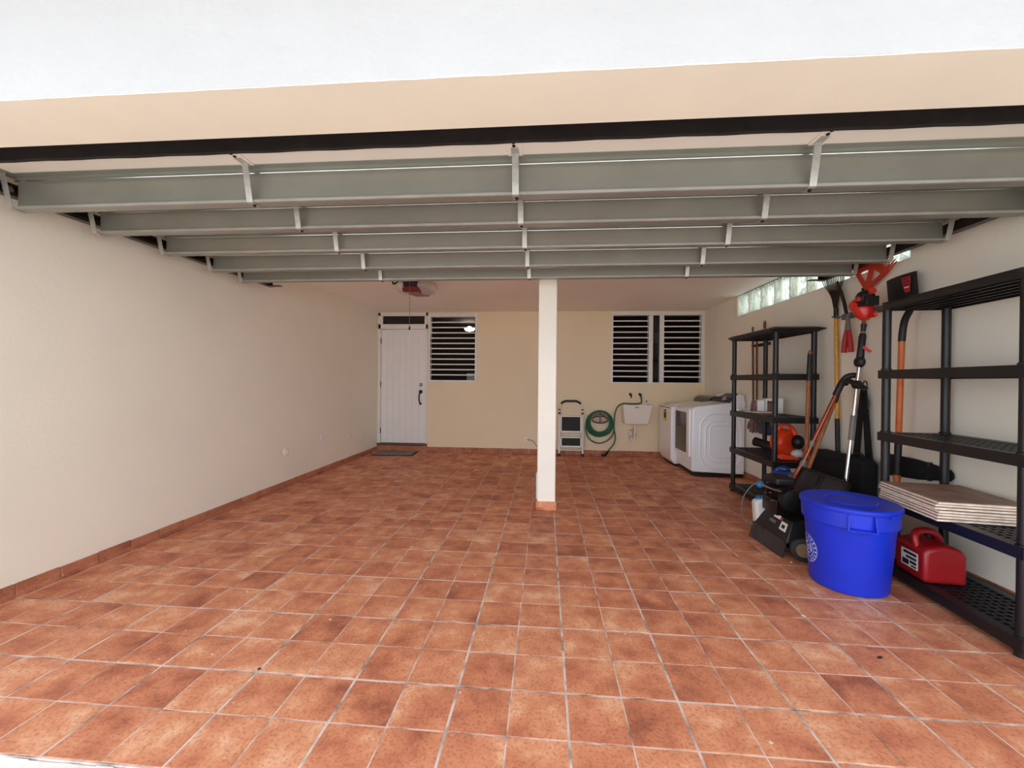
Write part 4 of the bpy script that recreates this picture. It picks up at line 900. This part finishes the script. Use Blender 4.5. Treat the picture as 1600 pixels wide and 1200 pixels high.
me = lbo.data
for v in me.vertices: v.co.x = 2.626+(v.co.x-2.610)*0.21
MB().tube([(2.628, 3.02, 0.585), (2.628, 3.02, 0.71)], 0.014, 8).build('case_strap', M['black'], lb)
hat = empty('tan_canvas_bag', (2.33, 3.12, 0), 'tan canvas bag on the floor behind the blue bin', 'bag')
MB().ell((2.33, 3.07, 0.20), 0.12, 0.13, 0.198, 16, 10).build('bag_body', M['tan'], hat); MB().ell((2.34, 3.05, 0.38), 0.10, 0.10, 0.05, 14, 8).build('bag_flap', M['tan'], hat)

# ------------------------------------------------------------------ shovel hung upside down behind the near unit
sv = empty('orange_handled_shovel', (2.57, 3.2, 0.56), 'black square shovel hung blade up with orange handle', 'shovel')
pole(sv, [(2.49, 3.083, 1.555), (2.50, 3.112, 0.83)], 0.0185, 'handle', M['fiber'], 12)
pole(sv, [(2.50, 3.1118, 0.84), (2.502, 3.122, 0.60)], 0.021, 'grip', M['black'], 12)
MB().lathe([(0.02, -0.03), (0.022, 0.0), (0.020, 0.025)], (2.502, 3.1225, 0.58), (0, 0, 1), 12).build('end_cap', M['fiber'], sv)
pole(sv, spline([(2.49, 3.083, 1.545), (2.494, 3.08, 1.63), (2.508, 3.08, 1.70), (2.545, 3.088, 1.765), (2.575, 3.12, 1.81), (2.572, 3.16, 1.87)], 4), [0.021]*21, 'collar', M['black'], 12)
b = MB()
xs = lambda u: 2.545+0.02*u*u
for k in range(8):
    u0 = -1+2*k/8; u1 = -1+2*(k+1)/8
    ya, yc = 3.195-0.125*u0, 3.195-0.125*u1
    zt0 = 2.028+0.006*u0; zt1 = 2.028+0.006*u1
    b.hexa([(xs(u0)+0.02, ya, 1.83), (xs(u1)+0.02, yc, 1.83), (xs(u1)+0.024, yc, 1.83), (xs(u0)+0.024, ya, 1.83)], [(xs(u0), ya-0.003, zt0), (xs(u1), yc-0.003, zt1), (xs(u1)+0.004, yc-0.003, zt1), (xs(u0)+0.004, ya-0.003, zt0)])
b.box(2.555, 2.59, 3.06, 3.33, 1.815, 1.832)
b.build('blade', M['black'], sv, smooth=False)
stc = MB(); stc.hexa([(2.5555, 3.105, 1.90), (2.5555, 3.145, 1.90), (2.5575, 3.145, 1.90), (2.5575, 3.105, 1.90)], [(2.5465, 3.09, 2.005), (2.5465, 3.165, 2.005), (2.5485, 3.165, 2.005), (2.5485, 3.09, 2.005)])
so3 = stc.build('red_label', M['redlabel'], sv, smooth=False); tag(so3, 'red printed sticker')
for k in range(4):
    z = 1.93+0.02*k; xx = 2.5535-0.00171*k*1.0
    MB().box(xx-0.002, xx-0.0008, 3.108-0.002*k, 3.148+0.003*k, z, z+0.006).build('print_line', M['paper' if k == 0 else 'rubber'], so3)

# ------------------------------------------------------------------ things on the near shelving unit
import itertools
tc = (2.358, 2.592)
tileR = -0.15
for k in range(7):
    e = empty('spare_tile', (tc[0], tc[1], 0.506+0.0153*k), ['lowest spare porcelain tile in the stack on near shelf', 'second lowest spare porcelain tile in the near shelf stack', 'third spare porcelain tile from the bottom of the stack', 'middle spare porcelain tile of the stack on near shelf', 'third spare porcelain tile from the top of the stack', 'second spare porcelain tile from the top of the stack', 'topmost brown spare porcelain tile of the shelf stack'][k], 'tile', 'stack of spare tiles')
    dx, dy_, dr = random.uniform(-0.006, 0.006), random.uniform(-0.006, 0.006), random.uniform(-0.012, 0.012)
    R = Matrix.Rotation(tileR+dr, 3, 'Z'); zz = 0.506+0.0153*k
    hw, hl = 0.212, 0.242
    n_ = 12; edge_pts = []
    for (ax, ay, bx2, by2) in ((-hw, -hl, hw, -hl), (hw, -hl, hw, hl), (hw, hl, -hw, hl), (-hw, hl, -hw, -hl)):
        for q in range(n_): edge_pts.append((ax+(bx2-ax)*q/n_, ay+(by2-ay)*q/n_))
    def W(p, z, ins=0): 
        v = R@Vector((p[0]*(1-ins), p[1]*(1-ins), 0)); return (tc[0]+dx+v.x, tc[1]+dy_+v.y, z)
    m_ = len(edge_pts)
    vs = [W(p, zz+0.0004, random.uniform(0, 0.02)) for p in edge_pts]+[W(p, zz+0.0098, random.uniform(0, 0.012)) for p in edge_pts]
    MB().add(vs, [(q, (q+1) % m_, m_+(q+1) % m_, m_+q) for q in range(m_)]+[tuple(range(m_-1, -1, -1)), tuple(range(m_, 2*m_))]).build('tile_body', M['porcedge'], e, smooth=False)
    g = [W(p, zz+0.0099, 0.014) for p in edge_pts]+[W(p, zz+0.0135, 0.016) for p in edge_pts]
    MB().add(g, [(q, (q+1) % m_, m_+(q+1) % m_, m_+q) for q in range(m_)]+[tuple(range(m_-1, -1, -1)), tuple(range(m_, 2*m_))]).build('glazed_face', M['porc'], e, smooth=False)
# petrol can on the bottom shelf
gc = empty('petrol_can', (2.33, 2.66, 0.086), 'red plastic fuel can on the lowest shelf behind the blue bin', 'fuel can')
GR = Matrix.Rotation(-0.10, 3, 'Z'); gcx, gcy, gz = 2.325, 2.665, 0.086
def G(x, y, z): v = GR@Vector((x, y, 0)); return (gcx+v.x, gcy+v.y, gz+z)
b = MB(); hw, hl = 0.108, 0.118
prof = [(-hw, 0.0), (hw, 0.0), (hw, 0.17), (hw-0.025, 0.205), (-0.01, 0.225), (-hw+0.02, 0.20), (-hw, 0.175)]
n_ = len(prof)
vs = [G(p[0], -hl, p[1]) for p in prof]+[G(p[0], hl, p[1]) for p in prof]
b.add(vs, [(i, (i+1) % n_, n_+(i+1) % n_, n_+i) for i in range(n_)]+[tuple(range(n_-1, -1, -1)), tuple(range(n_, 2*n_))])
b.build('can_body', M['red'], gc, bevel=0.022, seg=4)
MB().tube(spline([G(-0.085, -0.03, 0.175), G(-0.092, -0.02, 0.225), G(-0.078, -0.005, 0.258), G(-0.04, 0.01, 0.268), G(0.02, 0.03, 0.262), G(0.065, 0.04, 0.235), G(0.092, 0.045, 0.18)], 5), 0.02, 12).build('carry_handle', M['red'], gc)
MB().tube([G(0.05, 0.085, 0.19), G(0.06, 0.09, 0.235), G(0.065, 0.095, 0.25)], [0.026, 0.024, 0.02], 12).build('spout_cap', M['black'], gc)
lblb = MB(); lblb.hexa([G(-hw-0.0015, -0.07, 0.05), G(-hw-0.0015, 0.06, 0.05), G(-hw-0.0005, 0.06, 0.05), G(-hw-0.0005, -0.07, 0.05)], [G(-hw-0.0015, -0.07, 0.15), G(-hw-0.0015, 0.06, 0.15), G(-hw-0.0005, 0.06, 0.15), G(-hw-0.0005, -0.07, 0.15)])
lo_ = lblb.build('warning_label', M['paper'], gc, smooth=False)
for k, (a, c, w_, h_) in enumerate(((-0.06, 0.125, 0.10, 0.016), (-0.06, 0.10, 0.08, 0.014), (-0.06, 0.075, 0.05, 0.016), (-0.002, 0.06, 0.05, 0.03), (-0.06, 0.057, 0.04, 0.01))):
    q = MB(); q.hexa([G(-hw-0.0025, a, c), G(-hw-0.0025, a+w_, c), G(-hw-0.0016, a+w_, c), G(-hw-0.0016, a, c)], [G(-hw-0.0025, a, c+h_), G(-hw-0.0025, a+w_, c+h_), G(-hw-0.0016, a+w_, c+h_), G(-hw-0.0016, a, c+h_)]); q.build('label_print', M['rubber'], lo_, smooth=False)

# ------------------------------------------------------------------ blue round bin with lid
BX, BY = 1.888, 2.704
bn = empty('blue_bin', (BX, BY, 0), 'large round blue plastic bin with a closed lid', 'bin')
MB().lathe([(0.182, 0.0018), (0.194, 0.010), (0.197, 0.025), (0.225, 0.395), (0.226, 0.398), (0.236, 0.40), (0.240, 0.405), (0.243, 0.498), (0.225, 0.498), (0.22, 0.40), (0.19, 0.03), (0.0, 0.03)], (BX, BY, 0), (0, 0, 1), 64, cap=False).build('bin_body', M['blue'], bn, ang=30)
ld_ = MB().lathe([(0.236, 0.499), (0.250, 0.492), (0.253, 0.498), (0.252, 0.516), (0.244, 0.523), (0.228, 0.522), (0.215, 0.516), (0.14, 0.519), (0.132, 0.526), (0.122, 0.527), (0.115, 0.521), (0.05, 0.524), (0.0, 0.525)], (BX, BY, 0), (0, 0, 1), 64, cap=False).build('lid', M['blue'], bn, ang=30)
def around(a, r, z): return (BX+r*math.cos(a), BY+r*math.sin(a), z)
def bin_handle(a0):
    b = MB(); wdt = 0.24
    b.hexa([around(a0-wdt, 0.238, 0.405), around(a0+wdt, 0.238, 0.405), around(a0+wdt, 0.275, 0.396), around(a0-wdt, 0.275, 0.396)][::-1], [around(a0-wdt, 0.238, 0.415), around(a0+wdt, 0.238, 0.415), around(a0+wdt, 0.279, 0.409), around(a0-wdt, 0.279, 0.409)][::-1])
    for s in (-1, 1):
        a = a0+s*wdt
        b.hexa([around(a-0.012, 0.236, 0.405), around(a+0.012, 0.236, 0.405), around(a+0.012, 0.277, 0.400), around(a-0.012, 0.277, 0.400)][::-1], [around(a-0.012, 0.238, 0.49), around(a+0.012, 0.238, 0.49), around(a+0.012, 0.255, 0.49), around(a-0.012, 0.255, 0.49)][::-1])
    return b.build('bin_handle', M['blue'], bn, smooth=False, bevel=0.002)
bin_handle(-1.93); bin_handle(1.21)
def lid_tab(a0):
    b = MB(); b.hexa([around(a0-0.12, 0.247, 0.486), around(a0+0.12, 0.247, 0.486), around(a0+0.12, 0.268, 0.486), around(a0-0.12, 0.268, 0.486)][::-1], [around(a0-0.12, 0.247, 0.503), around(a0+0.12, 0.247, 0.503), around(a0+0.12, 0.266, 0.503), around(a0-0.12, 0.266, 0.503)][::-1])
    b.build('lid_tab', M['blue'], ld_, bevel=0.003)
lid_tab(-1.25); lid_tab(1.89)
# white ring print on the side
def onbin(a, z): 
    r = 0.197+(0.225-0.197)*(z-0.025)/0.37+0.0012; return around(a, r, z)
lg = MB(); LA, LZ = math.radians(168), 0.205
def ring(R_, w_, a0=0, a1=360, n_=40):
    pts = []
    for k in range(n_+1):
        t = math.radians(a0+(a1-a0)*k/n_); pts.append((math.cos(t), math.sin(t)))
    va = [onbin(LA-(R_*c)/0.213, LZ+R_*s) for c, s in pts]; vb = [onbin(LA-((R_-w_)*c)/0.213, LZ+(R_-w_)*s) for c, s in pts]
    m_ = len(pts); lg.add(va+vb, [(k, k+1, m_+k+1, m_+k) for k in range(m_-1)])
ring(0.088, 0.004); ring(0.058, 0.004)
for k in range(18):      # band of small illegible lettering
    if k in (4, 13): continue
    ring(0.080, 0.014, k*20+3, k*20+10, 3)
for k in range(3): ring(0.042, 0.013, k*120+10, k*120+95, 10)
ring(0.016, 0.008)
lgo = lg.build('ring_emblem', M['whiteprint'], bn, smooth=False); tag(lgo, 'white circular emblem')

# ------------------------------------------------------------------ black engine cultivator on the floor
ct_ = empty('garden_tiller', (1.85, 3.25, 0), 'black petrol tiller with white fuel tank beside the blue bin', 'tiller')
# guard box: deck whose sloped face looks to the doorway left, with a hanging flap
g0 = [(1.700, 3.475, 0.115), (1.715, 3.055, 0.10), (1.90, 3.03, 0.10), (1.93, 3.475, 0.115)]
g1 = [(1.775, 3.425, 0.255), (1.785, 3.10, 0.245), (1.89, 3.09, 0.24), (1.91, 3.44, 0.26)]
MB().hexa(g0, g1).build('guard_deck', M['black'], ct_, bevel=0.01)
fl_ = MB(); fl_.hexa([(1.662, 3.47, 0.006), (1.682, 3.04, 0.006), (1.690, 3.04, 0.006), (1.670, 3.47, 0.006)], [(1.698, 3.475, 0.125), (1.712, 3.05, 0.11), (1.720, 3.05, 0.11), (1.706, 3.475, 0.125)]); fl_.build('mud_flap', M['console'], ct_, smooth=False)
def ondeck(u, v, d=0.0015):     # point on the sloped face; u along, v up
    a = Vector(g0[0]).lerp(Vector(g0[1]), u); c = Vector(g1[0]).lerp(Vector(g1[1]), u); nn = Vector((-0.87, 0, 0.5)); return a.lerp(c, v)+nn*d
def sticker(u0, u1, v0, v1, m, name, d=0.0015):
    b = MB(); b.hexa([ondeck(u0, v0, 0.0002), ondeck(u1, v0, 0.0002), ondeck(u1, v1, 0.0002), ondeck(u0, v1, 0.0002)], [ondeck(u0, v0, d), ondeck(u1, v0, d), ondeck(u1, v1, d), ondeck(u0, v1, d)]); return b.build(name, m, ct_, smooth=False)
sticker(0.40, 0.62, 0.80, 0.97, M['paper'], 'label'); sticker(0.34, 0.54, 0.52, 0.66, M['greyplastic'], 'label'); sticker(0.64, 0.70, 0.80, 0.95, M['redlabel'], 'label')
sticker(0.70, 0.90, 0.42, 0.80, M['paper'], 'warning_label'); sticker(0.75, 0.85, 0.52, 0.68, M['rubber'], 'label_print', 0.0025)
MB().hexa([(1.715, 3.445, 0.095), (1.84, 3.445, 0.095), (1.84, 3.53, 0.095), (1.715, 3.53, 0.095)], [(1.70, 3.45, 0.29), (1.82, 3.45, 0.325), (1.82, 3.53, 0.325), (1.70, 3.53, 0.29)]).build('fuel_tank', M['tank'], ct_, bevel=0.025, seg=4)
MB().lathe([(0.022, 0), (0.022, 0.025)], (1.75, 3.49, 0.300), (-0.3, 0, 1), 12).build('fuel_cap', M['cyan'], ct_)
b = MB(); b.box(1.75, 1.92, 3.24, 3.44, 0.245, 0.36); b.box(1.775, 1.89, 3.26, 3.42, 0.36, 0.45)
for k in range(6): b.box(1.75, 1.90, 3.26, 3.42, 0.372+0.014*k, 0.378+0.014*k)
b.build('engine_block', M['bronze'], ct_, bevel=0.008)
MB().box(1.755, 1.90, 3.25, 3.44, 0.462, 0.525).build('engine_top_cover', M['black'], ct_, bevel=0.02, seg=3)
MB().lathe([(0.075, -0.03), (0.085, 0.0), (0.075, 0.035), (0.03, 0.05)], (1.84, 3.225, 0.37), (0.1, -1, 0.1), 20).build('recoil_cover', M['black'], ct_)
b = MB()
for p in ((1.745, 3.30, 0.40), (1.745, 3.36, 0.385), (1.745, 3.28, 0.345), (1.745, 3.41, 0.34)): b.lathe([(0.009, 0), (0.009, 0.014)], p, (-1, 0, 0.1), 8)
b.tube([(1.74, 3.42, 0.43), (1.74, 3.28, 0.435), (1.76, 3.2, 0.44)], 0.007, 8); b.build('fittings', M['chrome'], ct_)
MB().ell((1.745, 3.47, 0.425), 0.032, 0.03, 0.03, 12, 8).build('air_filter', M['cyan'], ct_)
MB().tube(spline([(1.755, 3.44, 0.435), (1.69, 3.45, 0.43), (1.61, 3.44, 0.34), (1.585, 3.43, 0.22), (1.625, 3.44, 0.12), (1.70, 3.46, 0.10)], 6), 0.0045, 6).build('control_cable', M['greyplastic'], ct_)
wh = MB().lathe([(0.05, -0.018), (0.078, -0.016), (0.085, 0.0), (0.078, 0.016), (0.05, 0.018)], (1.80, 2.992, 0.087), (-0.45, -1, 0), 24).build('wheel', M['black'], ct_)
MB().lathe([(0.048, 0), (0.044, 0.006), (0.015, 0.009)], (1.792, 2.974, 0.087), (-0.45, -1, 0), 20).build('wheel_hub', M['tan'], wh)
b = MB()
for k in range(4):
    x = 1.93+0.01*k
    b.lathe([(0.02, 0), (0.095, 0.003), (0.02, 0.006)], (1.86, 3.10+0.085*k, 0.10), (0, 1, 0), 10)
b.tube([(1.86, 3.06, 0.10), (1.86, 3.42, 0.10)], 0.014, 8)
b.build('tines', M['bronze'], ct_)
b = MB()
for s in (3.20, 3.40): b.tube(spline([(1.95, s, 0.25), (2.0, s, 0.29), (2.025, s, 0.23), (2.025, s, 0.10), (2.0, s, 0.012)], 4), 0.011, 8)
b.tube([(2.025, 3.20, 0.14), (2.025, 3.40, 0.14)], 0.009, 8); b.build('stand', M['black'], ct_)
# blue tank behind
bt = empty('blue_sprayer_tank', (2.12, 3.85, 0), 'dark blue plastic tank with round cap behind the tiller', 'tank')
MB().lathe([(0.10, 0.0018), (0.125, 0.012), (0.13, 0.10), (0.13, 0.30), (0.115, 0.40), (0.08, 0.455), (0.05, 0.47)], (2.12, 3.83, 0), (0, 0, 1), 28).build('tank_body', M['bluedk'], bt)
MB().lathe([(0.045, 0), (0.045, 0.02), (0.03, 0.03)], (2.15, 3.735, 0.42), (0.15, -0.8, 0.55), 18).build('cap', M['greyplastic'], bt)
MB().tube(arc((2.12, 3.83, 0.45), 0.06, 0, 180, 10, 'xz', 0.05), 0.012, 8).build('carry_handle', M['bluedk'], bt)

# ------------------------------------------------------------------ bits lying on the tiles
M['leaf'] = mat('dry_leaf', (44, 34, 30), 0.8, vary=0.3, scale=60)
def flake(name, label, cat, x, y, w, l, rz, m, h=0.0016):
    e = [(w*math.cos(t)*random.uniform(0.7, 1.1), l*math.sin(t)*random.uniform(0.75, 1.1)) for t in [2*math.pi*k/9 for k in range(9)]]
    R = Matrix.Rotation(rz, 2); e = [R@Vector(p) for p in e]
    vs = [(x+p.x, y+p.y, 0.0016) for p in e]+[(x+p.x*0.9, y+p.y*0.9, 0.0016+h) for p in e]
    tag(MB().add(vs, [(k, (k+1) % 9, 9+(k+1) % 9, 9+k) for k in range(9)]+[tuple(range(8, -1, -1)), tuple(range(9, 18))]).build(name, m, smooth=False), label, cat)
flake('dry_leaf', 'small dark dry leaf on the floor in front of the near shelves', 'leaf', 1.525, 1.980, 0.017, 0.008, 0.4, M['leaf'])
flake('dry_leaf', 'small dark leaf scrap on the floor at front left', 'leaf', -1.205, 1.650, 0.009, 0.006, 0.9, M['leaf'])
flake('paint_chip', 'tiny white paint chip on the floor beside the tiller wheel', 'paint chip', 1.715, 2.985, 0.008, 0.007, 0.2, M['paper'], 0.003)
flake('paint_chip', 'white paint chip on the tiles in front of the blue bin', 'paint chip', 1.385, 2.299, 0.013, 0.006, 2.4, M['paper'])
